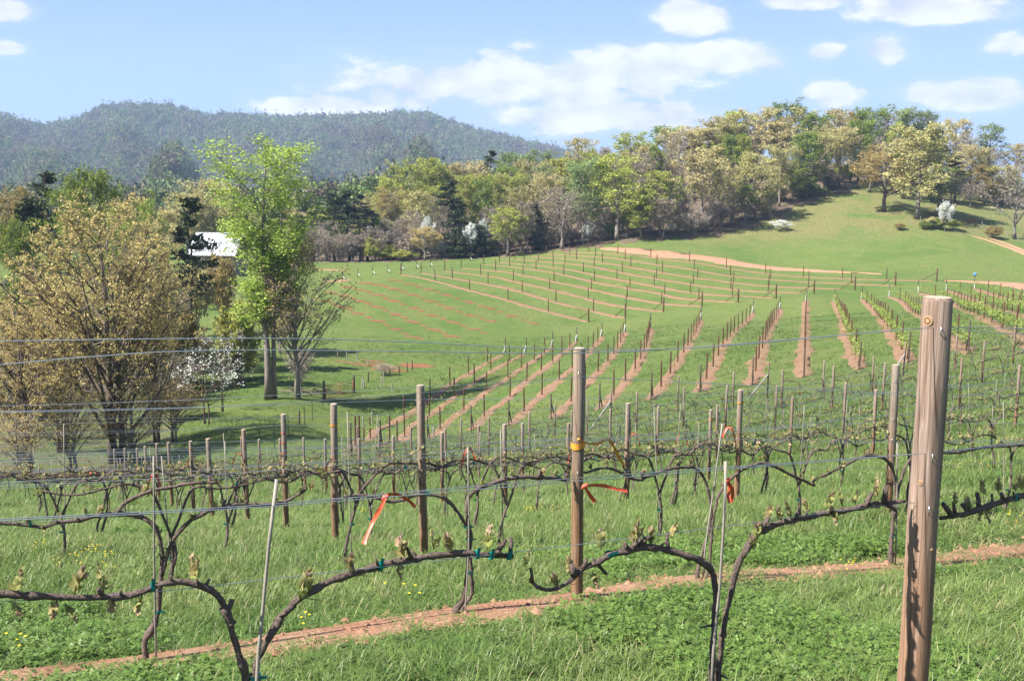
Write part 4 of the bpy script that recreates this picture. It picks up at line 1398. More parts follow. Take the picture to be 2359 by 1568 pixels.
# ------------------------------------------------------------------ upper block on the far slope
UP = [
    [z5(*p) for p in [(600, 188), (700, 200), (885, 245), (1000, 275), (1135, 310), (1270, 345), (1420, 390), (1570, 430), (1730, 470), (1800, 488)]],
    [z5(*p) for p in [(730, 176), (900, 205), (1115, 240), (1240, 265), (1385, 300), (1530, 345), (1680, 385), (1850, 425), (2035, 460)]],
    [z5(*p) for p in [(880, 163), (1000, 178), (1100, 188), (1220, 205), (1350, 235), (1490, 265), (1640, 300), (1790, 340), (1960, 380), (2130, 405), (2280, 422)]],
    [z5(*p) for p in [(985, 146), (1200, 160), (1330, 180), (1460, 205), (1600, 235), (1750, 265), (1905, 300), (2070, 335), (2230, 365), (2359, 380)]] + [z6(298, 387)],
    [z5(*p) for p in [(1130, 122), (1300, 135), (1500, 160), (1700, 200), (1850, 235), (2000, 265), (2228, 300)]] + [z6(*p) for p in [(120, 330), (300, 348), (530, 362)]],
    [z5(*p) for p in [(1230, 108), (1430, 125), (1650, 150), (1850, 190), (2050, 228), (2228, 260)]] + [z6(*p) for p in [(220, 300), (420, 318), (620, 328), (772, 336)]],
    [z5(*p) for p in [(1330, 90), (1550, 105), (1800, 130), (2000, 170), (2228, 210)]] + [z6(*p) for p in [(150, 235), (330, 262), (520, 282), (720, 298), (1015, 306)]],
    [z5(*p) for p in [(1430, 72), (1700, 88), (1950, 118), (2228, 165)]] + [z6(*p) for p in [(220, 200), (440, 230), (620, 250), (830, 265), (1040, 273), (1277, 283)]],
    [z5(*p) for p in [(1530, 55), (1800, 68), (2050, 92), (2228, 120)]] + [z6(*p) for p in [(190, 145), (360, 175), (540, 200), (730, 216), (940, 231), (1370, 250), (1536, 255)]],
    [z5(*p) for p in [(1640, 40), (1900, 48), (2228, 80)]] + [z6(*p) for p in [(280, 112), (460, 145), (640, 170), (830, 190), (1150, 210), (1480, 221), (1800, 227)]],
]
GU = 'thin posts of the upper vine block'
for k, px in enumerate(UP):
    row = Row(world_line(px), 0.7)
    strip('dirt_strip', [tuple(q) for q in row.p[::4]], [0.7, 1.0, 1.1, 1.0], M['soil_far'], 0.6, 0.08, 0.55, f'clay strip, {ordinal(k + 1)} from the bottom of the upper block', 80 + k)
    n = max(4, min(15, int(row.s[-1] / 7.0)))
    for i in range(n + 1):
        s = row.s[-1] * i / n
        p = row.at(s)
        if not in_view(p, 0.04): continue
        o = empty('line_post', p, (random.uniform(-.012, .012), random.uniform(-.012, .012), 0), (1.25, 1.25, random.uniform(.98, 1.08)))
        d = row.dir(min(max(s, .4), row.s[-1] - .4))
        if i == n:
            obj('shaft', THIN[k % 3], o, scale=(1.5, 1.5, 1.1))
            lean_brace(o, p, -d, 2.0, 1.4, BRACE_B, 1.0)
            lab = f'braced end post, {ordinal(k + 1)} row from the bottom of the upper block'
        else:
            obj('shaft', THIN[(i + k) % 3], o)
            if random.random() < 0.10:
                obj('tape_band', ring_mesh('tape_band', 0.055, 0.25, M['tape_orange'], 8), o, loc=(0, 0, 1.6))
            lab = f'thin post, {ordinal(n + 1 - i)} from the braced end, {ordinal(k + 1)} row up, upper block'
        tag(o, lab, 'post', GU)

# white-braced short posts on the left crest
for i, (x, y) in enumerate([(228, 222), (325, 205), (420, 188), (517, 176), (605, 160), (700, 148), (790, 136), (1045, 98)]):
    p = gpix(*z5(x, y))
    o = empty('crest_post', p, (0, 0, 0), (1.2, 1.2, 0.9))
    obj('shaft', THIN_DARK[i % 2], o)
    lean_brace(o, p, Vector((1, -.2, 0)).normalized(), 0.55, 0.8, BRACE_W, 1.3)
    tag(o, f'dark post with white brace on the crest, {ordinal(i + 1)} from the left', 'post', 'white-braced posts on the left crest')

# pulled-up ground, haul road and raw clay
def zr3(x, y): return ((600 + x / 3.1367) / 1.0598, (500 + y / 3.1367) / 1.0598)


strip('dirt_road', world_line([z6(*p) for p in [(-350, 18), (-150, 28), (0, 45), (160, 62), (330, 82), (500, 110), (640, 130), (830, 150), (1000, 160), (1250, 172), (1450, 182)]]),
      [1.5, 5, 7, 6.5, 5.5, 4, 2.6, 1.6, 0.6], M['soil'], 1.0, 0.12, 0.55, 'pale clay road along the top of the upper block', 120)
strip('dirt_road', world_line([z6(*p) for p in [(1840, 225), (1950, 228), (2100, 236), (2250, 244), (2420, 262), (2600, 290)]]), [0.8, 4, 8, 10, 11], M['soil'], 1.5, 0.14, 0.2, 'bare clay apron at the right edge above the vines', 121)
strip('dirt_track', world_line([((1650 + x / 2.7506) / 1.0598, (200 + y / 2.7506) / 1.0598) for x, y in [(1985, 1035), (2070, 1055), (2160, 1085), (2260, 1120), (2338, 1150), (2420, 1180)]]), [0.6, 1.6, 2.0, 2.2], M['soil'], 1.0, 0.10, 0.3, 'upper wheel rut of the clay track at far right', 122)
strip('dirt_track', world_line([((1650 + x / 2.7506) / 1.0598, (200 + y / 2.7506) / 1.0598) for x, y in [(2080, 1040), (2180, 1072), (2280, 1108), (2345, 1135), (2420, 1160)]]), [0.4, 1.0, 1.3, 1.3], M['soil'], 1.0, 0.10, 0.3, 'lower wheel rut of the clay track at far right', 123)


def soil_patch(u, v, w, l, seed, mat):
    p = gpix(u, v)
    rn = random.Random(seed)
    n = 11
    vs = [(0, 0, hz(p.x, p.y) - p.z + 0.10)]
    for i in range(n):
        a = 2 * math.pi * i / n
        r = rn.uniform(0.6, 1.2)
        x, y = math.cos(a) * l * r, math.sin(a) * w * r
        x, y = x * .93 + y * .36, -x * .36 + y * .93
        vs.append((x, y, hz(p.x + x, p.y + y) - p.z + 0.02))
    b = MB(); b.add(vs, [(0, 1 + i, 1 + (i + 1) % n) for i in range(n)])
    o = obj('soil_patch', b.mesh('soil_patch', [mat], True), GROUND, loc=p)
    o['kind'] = 'structure'
    return o


SPOTS = [
    [(610, 738), (680, 760), (745, 780), (800, 806), (870, 832), (940, 860), (1010, 890), (1082, 922), (1150, 952), (1222, 986), (1282, 1012), (1340, 1026)],
    [(640, 668), (688, 680), (760, 696), (815, 716), (872, 736), (940, 756), (1005, 782), (1075, 808), (1145, 838), (1218, 866), (1290, 898), (1368, 928), (1438, 956), (1520, 984), (1582, 1006)],
    [(770, 630), (825, 640), (882, 654), (940, 666), (1005, 690), (1070, 714), (1135, 736), (1205, 762), (1282, 790), (1352, 816), (1425, 846), (1505, 870), (1585, 900), (1670, 926), (1755, 952), (1832, 982)],
    [(905, 598), (960, 604), (1030, 616), (1085, 630), (1140, 646), (1208, 666), (1275, 690), (1345, 714), (1418, 740), (1490, 766), (1565, 792), (1640, 820), (1725, 848), (1805, 868), (1875, 890)],
    [(1120, 578), (1180, 586), (1262, 608), (1330, 628), (1405, 650), (1470, 670), (1545, 694), (1618, 716), (1710, 744), (1800, 775), (1860, 792), (1950, 820), (2030, 850), (2130, 884), (2200, 905)],
]
for r_, line in enumerate(SPOTS):
    for i, (x, y) in enumerate(line):
        big = i % 2 == 0
        soil_patch(*zr3(x, y), 0.62 if big else 0.50, 1.25 if big else 0.65, r_ * 50 + i, M['soil_red'])
for i, (u, v, w, l) in enumerate([(955, 842, 1.2, 2.4), (900, 852, 0.9, 2.6), (880, 842, 0.6, 2.2), (860, 832, .6, 2), (820, 838, .5, 2.5), (490, 640, 2, 3), (500, 660, 1.5, 3), (480, 670, 1.2, 2), (510, 680, 1.0, 2.4), (520, 700, 1, 2), (770, 648, .8, 3), (790, 645, .5, 2),
                                 (760, 622, .8, 4), (560, 700, 0.8, 2)]):
    soil_patch(u, v, w, l, 900 + i, M['soil_red'] if i < 5 else M['soil'])

# ------------------------------------------------------------------ pasture fence, gate, brush pile
FPOST = [post_mesh('post', 1.25, 0.07, 8, 0.95, body=M['thin_dark'], topm=M['greywood']), post_mesh('post', 1.15, 0.055, 8, 0.95, body=M['greywood'], topm=M['greywood'])]
fl = [(752, 818), (778, 824), (800, 830), (824, 836), (848, 842), (872, 848), (950, 853), (938, 857), (920, 862), (898, 862)]
for i, (u, v) in enumerate(fl):
    p = gpix(u, v)
    m = FPOST[1] if i < 6 else FPOST[0]
    o = obj('fence_post', m, loc=p, rot=(random.uniform(-.08, .08), random.uniform(-.08, .08), 0), scale=(.9, .9, random.uniform(.75, 1.0)))
    tag(o, f'{"grey leaning" if i < 6 else "dark wooden"} pasture fence post, {ordinal(i + 1 if i < 6 else i - 5)} from the {"trees" if i < 6 else "right"} below the field', 'post', 'pasture fence posts')
for i, (u, v, kind) in enumerate(sorted([(848, 880, 0), (834, 893, 1), (878, 892, 1), (884, 880, 1), (905, 905, 1), (838, 896, 1), (690, 976, 0), (1000, 1012, 1), (857, 975, 1), (838, 990, 1)], key=lambda t_: t_[1])):
    p = gpix(u, v)
    o = obj('fence_post', FPOST[kind], loc=p, rot=(random.uniform(-.1, .1), random.uniform(-.1, .1), 0), scale=(1, 1, random.uniform(.7, 1.0)))
    tag(o, f'{"stout dark" if kind == 0 else "thin grey"} fence post on the slope right of the gate, {ordinal(i + 1)} counting downhill', 'post', 'fence posts on the near slope')
TP = MB(); TP.box((0, 0, .65), (.045, .02, 1.7)); TP.box((0, .02, .65), (.012, .035, 1.7)); TPm = TP.mesh('steel_post', [M['tpost']])
for i, (u, v) in enumerate(sorted([(702, 985), (665, 1008), (633, 1034), (600, 1052), (565, 1072), (660, 1060), (762, 955), (744, 945), (720, 968)])):
    p = gpix(u, v)
    o = obj('steel_fence_post', TPm, loc=p, rot=(random.uniform(-.03, .03), 0, .4))
    tag(o, f'thin green steel fence post, {ordinal(i + 1)} from the left on the slope below the gate', 'post', 'green steel fence posts')
# gate
gl, gr = gpix(747, 922), gpix(816, 905)
gd = (gr - gl); gw = gd.length; ang = math.atan2(gd.y, gd.x)
o = empty('farm_gate', gl + Vector((0, 0, .12)), (0, -math.asin(gd.z / gw), ang))
for i, zz in enumerate((0.0, .22, .44, .68, .92, 1.15)):
    b = MB(); b.tube([(0.12, 0, zz), (gw - .12, 0, zz)], .028, 8); obj('rail', b.mesh('rail', [M['gate']], True), o)
for i, t in enumerate((0.03, .5, .97)):
    b = MB(); b.tube([(.12 + (gw - .24) * t, .01, -.02), (.12 + (gw - .24) * t, .01, 1.19)], .032, 8); obj('upright', b.mesh('upright', [M['gate']], True), o)
tag(o, 'rusty red tubular farm gate below the bare tree', 'gate')
for i, (p, w) in enumerate(((gl, 'left'), (gr, 'right'))):
    o = obj('gate_post', FPOST[0], loc=p, scale=(1.5, 1.5, 1.45)); o.data = FPOST[0]
    tag(o, f'brown wooden post hanging the {w} end of the red gate', 'post')
bp = empty('brush_pile', gpix(705, 912))
for i in range(34):
    b = MB()
    a = random.uniform(0, 6.28); L = random.uniform(1.2, 2.8)
    c = Vector((random.uniform(-1.6, 1.6), random.uniform(-.5, .5), random.uniform(.1, .7)))
    d = Vector((math.cos(a), math.sin(a) * .5, random.uniform(-.2, .35)))
    b.tube([c - d * L / 2, c + Vector((0, 0, random.uniform(0, .15))), c + d * L / 2], [.05, .035, .012], 5)
    obj('branch', b.mesh('branch', [M['bark_dark'] if i % 3 else M['bark_grey']]), bp)
tag(bp, 'dark pile of cut branches beside the red gate', 'brush pile')
# small timber hut-like brace at the top right of the meadow
p = gpix(2237, 520)
o = empty('timber_brace', p)
for dx in (-.9, .9):
    obj('upright', FPOST[0], o, loc=(dx, 0, 0), scale=(1.6, 1.6, 1.15))
b = MB(); b.box((0, 0, .95), (2.0, .14, .9)); obj('panel', b.mesh('panel', [M['thin_post']]), o)
tag(o, 'small reddish timber fence panel beside the white dogwood on the hill', 'fence panel')
for i, (u, v) in enumerate([(2262, 522), (2290, 534), (2320, 545), (2345, 556), (2098, 516), (2120, 512)]):
    o = obj('fence_post', FPOST[1], loc=gpix(u, v))
    tag(o, f'thin grey fence post on the far hill, {ordinal(i + 1)} right of the timber panel' if i < 4 else f'thin grey fence post left of the white dogwood, {ordinal(i - 3)} from left', 'post', 'fence posts on the far hill')
# white-roofed barn in the trees at the left
bz = hz(*P(488, 600, 182).xy)
base = P(488, 600, 182); base.z = bz
ov = empty('barn', base, (0, 0, rad(-8)))
zl, zr = P(488, 588, 182).z - bz, P(488, 535, 186).z - bz
b = MB(); b.box((0, 4, zl / 2), (8.2, 7.4, zl)); obj('wall', b.mesh('wall', [M['barn_wall']]), ov)
npan = 12
ro = empty('roof'); ro.parent = ov
for sgn, (ya, yb, za, zb_) in enumerate(((-.4, 4, zl, zr), (4, 8.4, zr, zl))):
    for i in range(npan):
        x0, x1 = -4.5 + 9.0 * i / npan, -4.5 + 9.0 * (i + 1) / npan
        b = MB()
        b.add([(x0, ya, za), (x1 - .05, ya, za), (x1 - .05, yb, zb_), (x0, yb, zb_), (x0, ya, za - .06), (x1 - .05, ya, za - .06), (x1 - .05, yb, zb_ - .06), (x0, yb, zb_ - .06)],
              [(0, 1, 2, 3), (7, 6, 5, 4), (0, 4, 5, 1), (1, 5, 6, 2), (2, 6, 7, 3), (3, 7, 4, 0)])
        b.tube([(x1 - .02, ya, za + .03), (x1 - .02, yb, zb_ + .03)], .045, 4)
        obj('panel', b.mesh('panel', [M['roof_white']]), ro)
tag(ov, 'low barn with a white metal roof among the trees at left', 'barn')
for x in (-3, -1, 1, 3):
    obj('post', FPOST[0], ov, loc=(x, -.5, 0), scale=(1.2, 1.2, zl / 1.25))
# ------------------------------------------------------------------ trees
def unit(v):
    return v / max(1e-9, np.linalg.norm(v))


def tree_proto(seed, H=18.0, trunk_r=0.24, base=0.3, rad_=4.2, nlimb=16, env='round', sub=5, twigs=4, cl_per=15, cl_sig=0.55, leaf=0.17, flat=0.4,
               leafmat='l_tan', barkmat='bark_grey', fork=0.0, droop=0.0, keep=1.0, trunks=1, asc=0.55, twig_r=0.014, stretch=1.0):
    """returns (trunk mesh, crown mesh) of one tree standing at the origin"""
    rt = np.random.default_rng(seed)
    b = MB()
    tw_a, tw_b = [], []
    centers, sigs = [], []

    def env_r(t):
        t = min(max(t, 0.0), 1.0)
        if env == 'round': return max(0.18, (1 - abs(2 * t - 0.9) ** 2.2)) if t < 0.98 else 0.15
        if env == 'oval': return max(0.15, math.sin(math.pi * (0.12 + 0.82 * t)) ** 0.8)
        if env == 'wide': return max(0.2, math.sqrt(max(0, 1 - (t * 1.0) ** 2.4)))
        if env == 'column': return max(0.2, 0.55 + 0.45 * math.sin(t * 9 + seed) ) * (1 - 0.45 * t ** 3)
        if env == 'vase': return max(0.15, 0.35 + 0.75 * t ** 0.8) * (1 if t < 0.85 else 1 - (t - .85) * 4)
        if env == 'cone': return max(0.06, 1 - t)
        return 1.0
    for ti in range(trunks):
        lx, ly = rt.normal(0, 0.02, 2) * H * (1 + ti)
        ox, oy = (0, 0) if ti == 0 else tuple(rt.normal(0, 0.35, 2))
        Ht = H * (0.88 if ti == 0 else rt.uniform(.75, .92))
        tr = trunk_r * (1 if ti == 0 else .75)
        nseg = 9
        tp = []
        for i in range(nseg + 1):
            t = i / nseg
            tp.append(Vector((ox + lx * t * t + rt.normal(0, .012) * H * .35 * (t > 0), oy + ly * t * t + rt.normal(0, .012) * H * .35 * (t > 0), -0.4 * (i == 0) + Ht * t)))
        trad = [tr * (1.45 if i == 0 else 1) * (1 - 0.9 * (i / nseg) ** 0.9) + 0.015 for i in range(nseg + 1)]
        b.tube(tp, trad, 8 if H > 6 else 6)

        def trunk_at(z):
            f = min(max(z / Ht, 0), 0.999) * nseg
            i = int(f)
            return tp[i].lerp(tp[i + 1], f - i), trad[i] + (trad[i + 1] - trad[i]) * (f - i)
        for li in range(nlimb if ti == 0 else nlimb // 2):
            q = (li + rt.random()) / nlimb
            z0 = H * (base * 0.82 + (0.93 - base * 0.82) * q ** 1.05)
            if z0 > Ht * .97: continue
            p0, r0 = trunk_at(z0)
            a = li * 2.399 + rt.normal(0, 0.35) + seed
            up = asc * (0.75 + 0.55 * rt.random())
            # aim for the envelope
            z_e = z0 + (H - z0) * (0.28 + 0.4 * up)
            R = rad_ * env_r((z_e / H - base) / (1 - base)) * rt.uniform(0.7, 1.08)
            end = Vector((p0.x + math.cos(a) * R, p0.y + math.sin(a) * R, min(z_e, z0 + R * (0.35 + up * 1.6)) - droop * R))
            mid = p0.lerp(end, 0.5) + Vector((rt.normal(0, .06) * R, rt.normal(0, .06) * R, -0.06 * R * (1 - up) + droop * R * .3))
            r1 = min(r0 * 0.62, 0.03 + R * 0.022)
            L, _ = resample([p0, mid, end], [0, 0, 0], R / 4 + .1)
            b.tube(L, list(np.linspace(r1, 0.018, len(L))), 5, cap=False)
            for s_ in range(sub):
                f = 0.30 + 0.70 * (s_ + rt.random()) / sub
                i = min(int(f * (len(L) - 1)), len(L) - 2)
                ps = L[i].lerp(L[i + 1], f * (len(L) - 1) - i)
                aa = a + rt.normal(0, 0.9)
                Ls = R * rt.uniform(0.22, 0.42) + 0.25
                pe = ps + Vector((math.cos(aa) * Ls, math.sin(aa) * Ls, Ls * rt.uniform(0.15, 1.0) * (asc + .2) - droop * Ls * .6))
                b.tube([ps, ps.lerp(pe, .5) + Vector((0, 0, -.04 * Ls)), pe], [0.35 * r1 + .006, 0.2 * r1 + .006, 0.008], 4, cap=False)
                for k in range(twigs):
                    st = ps.lerp(pe, rt.uniform(.3, 1.0))
                    dd = Vector((rt.normal(), rt.normal(), rt.normal() + .7 * asc)).normalized() * rt.uniform(.35, .95) * (0.4 + H / 26)
                    tw_a.append(st); tw_b.append(st + dd)
                    if rt.random() < keep * .7:
                        centers.append(st + dd * .9); sigs.append(cl_sig * rt.uniform(.55, 1.0))
                if rt.random() < keep:
                    centers.append(pe); sigs.append(cl_sig * rt.uniform(.8, 1.25))
    for p, q in zip(tw_a, tw_b):
        b.tube([p, q], [twig_r, twig_r * .4], 3, cap=False)
    tm = b.mesh('trunk', [M[barkmat]], True)
    c = np.array([tuple(x) for x in centers]) if centers else np.zeros((1, 3))
    sg = np.repeat(np.array(sigs)[:, None], 3, 1) if sigs else np.ones((1, 3)) * .3
    sg[:, 2] *= 0.8
    cm = leaf_cloud('crown', c, cl_per, sg, leaf, M[leafmat], rt, flat, stretch)
    return tm, cm, H


def pine_proto(seed, H=18.0, r=0.2, base=0.5, rad_=2.6, n=26, leaf=0.20, cl=22, dens=1.0):
    rt = np.random.default_rng(seed)
    b = MB()
    tp = [Vector((rt.normal(0, .006) * H * (i > 0), rt.normal(0, .006) * H * (i > 0), -.4 * (i == 0) + H * .98 * i / 7)) for i in range(8)]
    trd = [r * (1 - .9 * i / 7) + .02 for i in range(8)]
    b.tube(tp, trd, 7)
    cs, sg = [], []
    for i in range(n):
        z = H * (base + (1 - base) * (i + rt.random() * .6) / n)
        t = (z / H - base) / (1 - base)
        R = rad_ * (1 - t) ** .7 * rt.uniform(.55, 1.1) * (0.55 + .45 * min(1, t * 4)) + .25
        a = rt.uniform(0, 6.28)
        f = min(z / (H * .98), .999) * 7
        p0 = tp[int(f)].lerp(tp[int(f) + 1], f - int(f))
        e = p0 + Vector((math.cos(a) * R, math.sin(a) * R, R * rt.uniform(-.1, .35)))
        b.tube([p0, p0.lerp(e, .55) - Vector((0, 0, .06 * R)), e], [.05, .03, .012], 4, cap=False)
        for k in range(3):
            q = p0.lerp(e, .45 + .55 * (k + rt.random()) / 3)
            cs.append(q + Vector((rt.normal(0, .25), rt.normal(0, .25), .12))); sg.append((.50 * R / 2 + .16, .50 * R / 2 + .16, .15 + .05 * R))
    for i in range(6):
        z = H * rt.uniform(.4 * base, base); a = rt.uniform(0, 6.28); R = rt.uniform(.4, 1.4)
        b.tube([(0, 0, z), (math.cos(a) * R, math.sin(a) * R, z + .2)], [.03, .01], 3, cap=False)
    tm = b.mesh('trunk', [M['bark_dark']], True)
    cm = leaf_cloud('crown', np.array([tuple(c) for c in cs]), int(cl * dens), np.array(sg), leaf, M['l_pine'], rt, .8, 1.5)
    return tm, cm, H


PR = {}
PR['round'] = [tree_proto(1, rad_=4.0, nlimb=24, base=.2, asc=.75), tree_proto(2, rad_=3.8, nlimb=22, env='oval', base=.25, asc=.8, keep=.85), tree_proto(3, rad_=4.4, nlimb=24, base=.16, asc=.7), tree_proto(4, rad_=3.4, nlimb=22, base=.3, asc=.8, env='vase', keep=.9)]
PR['oval'] = [tree_proto(5, rad_=3.2, nlimb=24, env='oval', base=.14, asc=.75), tree_proto(6, rad_=3.0, nlimb=22, env='oval', base=.25, keep=.85, asc=.85), tree_proto(7, rad_=3.5, nlimb=22, env='vase', base=.22, asc=.85)]
PR['wide'] = [tree_proto(8, H=14, rad_=5.4, nlimb=20, env='wide', base=.2, asc=.4, trunk_r=.38, barkmat='bark_tree'), tree_proto(9, H=15, rad_=5.0, nlimb=20, env='wide', base=.22, asc=.45, trunk_r=.32, barkmat='bark_tree')]
PR['thin'] = [tree_proto(10, rad_=2.6, nlimb=20, env='vase', base=.35, cl_per=16, keep=.8, cl_sig=.5, leaf=.15, asc=.95, twigs=4), tree_proto(11, rad_=2.9, nlimb=20, env='oval', base=.3, cl_per=16, keep=.7, cl_sig=.5, leaf=.15, asc=.9, twigs=4)]
PR['bare'] = [tree_proto(12, H=14, rad_=3.6, nlimb=20, env='oval', base=.15, sub=6, twigs=5, cl_per=2, leaf=.16, leafmat='l_grey', twig_r=.022, asc=.8, trunk_r=.18),
              tree_proto(13, H=14, rad_=3.2, nlimb=20, env='vase', base=.2, sub=6, twigs=5, cl_per=2, leaf=.16, leafmat='l_grey', twig_r=.022, asc=.9, trunk_r=.16, trunks=2)]
PR['brush'] = [tree_proto(14, H=8, rad_=2.6, nlimb=18, env='oval', base=.06, sub=5, twigs=5, cl_per=2, leaf=.13, leafmat='l_grey', twig_r=.018, asc=.9, trunk_r=.08, trunks=3),
               tree_proto(15, H=8, rad_=2.9, nlimb=18, env='round', base=.05, sub=5, twigs=5, cl_per=3, leaf=.13, leafmat='l_grey', twig_r=.018, asc=.8, trunk_r=.07, trunks=3)]
PR['bush'] = [tree_proto(16, H=6, rad_=2.6, nlimb=16, env='round', base=.05, sub=5, twigs=2, cl_per=20, cl_sig=.42, leaf=.16, trunk_r=.09, trunks=2),
              tree_proto(17, H=6, rad_=2.2, nlimb=16, env='oval', base=.04, sub=5, twigs=2, cl_per=20, cl_sig=.42, leaf=.16, trunk_r=.08, trunks=2)]
PR['dogwood'] = [tree_proto(18, H=5.5, rad_=2.7, nlimb=14, env='wide', base=.25, sub=5, twigs=2, cl_per=6, cl_sig=.30, leaf=.075, flat=2.5, leafmat='l_white', barkmat='bark_dark', asc=.30, trunk_r=.07, trunks=2, keep=.62),
                 tree_proto(19, H=5.5, rad_=3.1, nlimb=11, env='vase', base=.22, sub=5, twigs=3, cl_per=6, cl_sig=.30, leaf=.075, flat=2.5, leafmat='l_white', barkmat='bark_dark', asc=.35, trunk_r=.07, trunks=2, keep=.6)]
PR['blossom'] = [tree_proto(25, H=5.5, rad_=2.4, nlimb=14, env='round', base=.12, sub=5, twigs=3, cl_per=12, cl_sig=.4, leaf=.13, leafmat='l_white', barkmat='bark_grey', trunk_r=.08)]
PR['pine'] = [pine_proto(20), pine_proto(21, rad_=3.0, base=.45, n=30), pine_proto(22, rad_=2.2, base=.58, n=22)]
PR['cedar'] = [pine_proto(23, H=10, base=.05, rad_=2.4, n=44, cl=18), pine_proto(24, H=9, base=.03, rad_=2.9, n=44, cl=18)]
# single large trees
PR['poplar'] = [tree_proto(31, H=23.5, rad_=3.9, nlimb=30, env='column', base=.33, sub=6, twigs=3, cl_per=27, cl_sig=.50, leaf=.100, leafmat='l_poplar', asc=.85, trunk_r=.20, flat=.8, trunks=2, twig_r=.012)]
PR['goldoak'] = [tree_proto(32, H=17, rad_=5.6, nlimb=36, env='oval', base=.06, sub=8, twigs=6, cl_per=11, cl_sig=.20, leaf=.072, leafmat='l_gold', asc=.85, trunk_r=.28, barkmat='bark_tree', trunks=2, twig_r=.012)]
PR['sparse'] = [tree_proto(33, H=13.5, rad_=3.5, nlimb=26, env='oval', base=.20, sub=6, twigs=6, cl_per=4, cl_sig=.4, leaf=.085, leafmat='l_brown', asc=.65, trunk_r=.20, barkmat='bark_grey', trunks=2, twig_r=.014, keep=.9)]
PR['midgreen'] = [tree_proto(34, H=16, rad_=4.4, nlimb=24, env='round', base=.2, sub=6, twigs=3, cl_per=30, cl_sig=.5, leaf=.11, leafmat='l_green'), tree_proto(35, H=16, rad_=4.0, nlimb=24, env='oval', base=.2, sub=6, twigs=3, cl_per=28, cl_sig=.5, leaf=.11, leafmat='l_green')]

TREE_NAME = {'round': 'oak_tree', 'oval': 'maple_tree', 'wide': 'oak_tree', 'thin': 'poplar_tree', 'bare': 'bare_tree', 'brush': 'bare_shrub', 'bush': 'shrub', 'dogwood': 'dogwood_tree', 'blossom': 'dogwood_tree', 'pine': 'pine_tree',
             'cedar': 'cedar_tree', 'poplar': 'poplar_tree', 'goldoak': 'oak_tree', 'sparse': 'budding_tree', 'midgreen': 'maple_tree'}
COLW = {'l_gold': 'golden', 'l_tan': 'tan', 'l_lime': 'lime-yellow', 'l_green': 'fresh green', 'l_sage': 'sage green', 'l_brown': 'brown-gold', 'l_grey': 'grey', 'l_pine': 'dark green', 'l_white': 'white'}
_tc = {}


def plant(u, zc, vtop, kind, mat=None, wpx=None, label=None, group=None, place=None, sink=0.05):
    base = P(u, vtop, zc)
    k = base.y
    g = hz(base.x, base.y)
    H = max(1.0, base.z - g)
    _tc[kind] = _tc.get(kind, -1) + 1
    tm, cm, H0 = PR[kind][_tc[kind] % len(PR[kind])]
    s = H / H0
    natural = 1.0
    if wpx is not None:
        w = wpx / F * zc
        co = np.empty(len(cm.vertices) * 3, np.float32); cm.vertices.foreach_get('co', co); co = co.reshape(-1, 3)
        w0 = np.percentile(co[:, 0], 97) - np.percentile(co[:, 0], 3)
        natural = min(2.2, max(.45, w / (w0 * s)))
    sx = s * natural
    o = empty(TREE_NAME[kind], (base.x, base.y, g - sink), (0, 0, rng.uniform(0, 6.28)), (sx, sx, s))
    obj('trunk', tm, o)
    obj('crown', cm, o, M[mat] if mat else None)
    tag(o, label, 'shrub' if kind in ('brush', 'bush') else 'tree', group)
    return o


# leaf litter under the wood
eu = [690, 900, 1180, 1450, 1640, 1750, 1850, 1950, 2000, 2150, 2300, 2420]
ez = [213, 213, 212, 211, 215, 225, 240, 253, 262, 272, 258, 258]
uu = np.linspace(690, 2420, 180); vv = np.concatenate([[0, .004], np.linspace(.015, 1, 34)])
U_, V_ = np.meshgrid(uu, vv, indexing='ij')
Z0 = np.interp(U_, eu, ez) + 2.2 * np.sin(U_ * .09) + 1.6 * np.sin(U_ * .23 + 1)
Zc = Z0 + (335 - Z0) * V_
lx, ly = ((U_ - CX) / F * Zc).ravel(), (Zc * 1.004).ravel()
lz = height(lx, ly) + np.where(V_.ravel() == 0, -.05, .14)
idx = np.arange(len(lx)).reshape(U_.shape)
q = np.stack([idx[:-1, :-1], idx[:-1, 1:], idx[1:, 1:], idx[1:, :-1]], -1).reshape(-1, 4)[:, ::-1]
tag(obj('forest_floor', np_mesh('forest_floor', np.stack([lx, ly, lz], -1), q, M['litter'], smooth=True)), 'brown leaf litter under the trees of the wood', kind='structure')
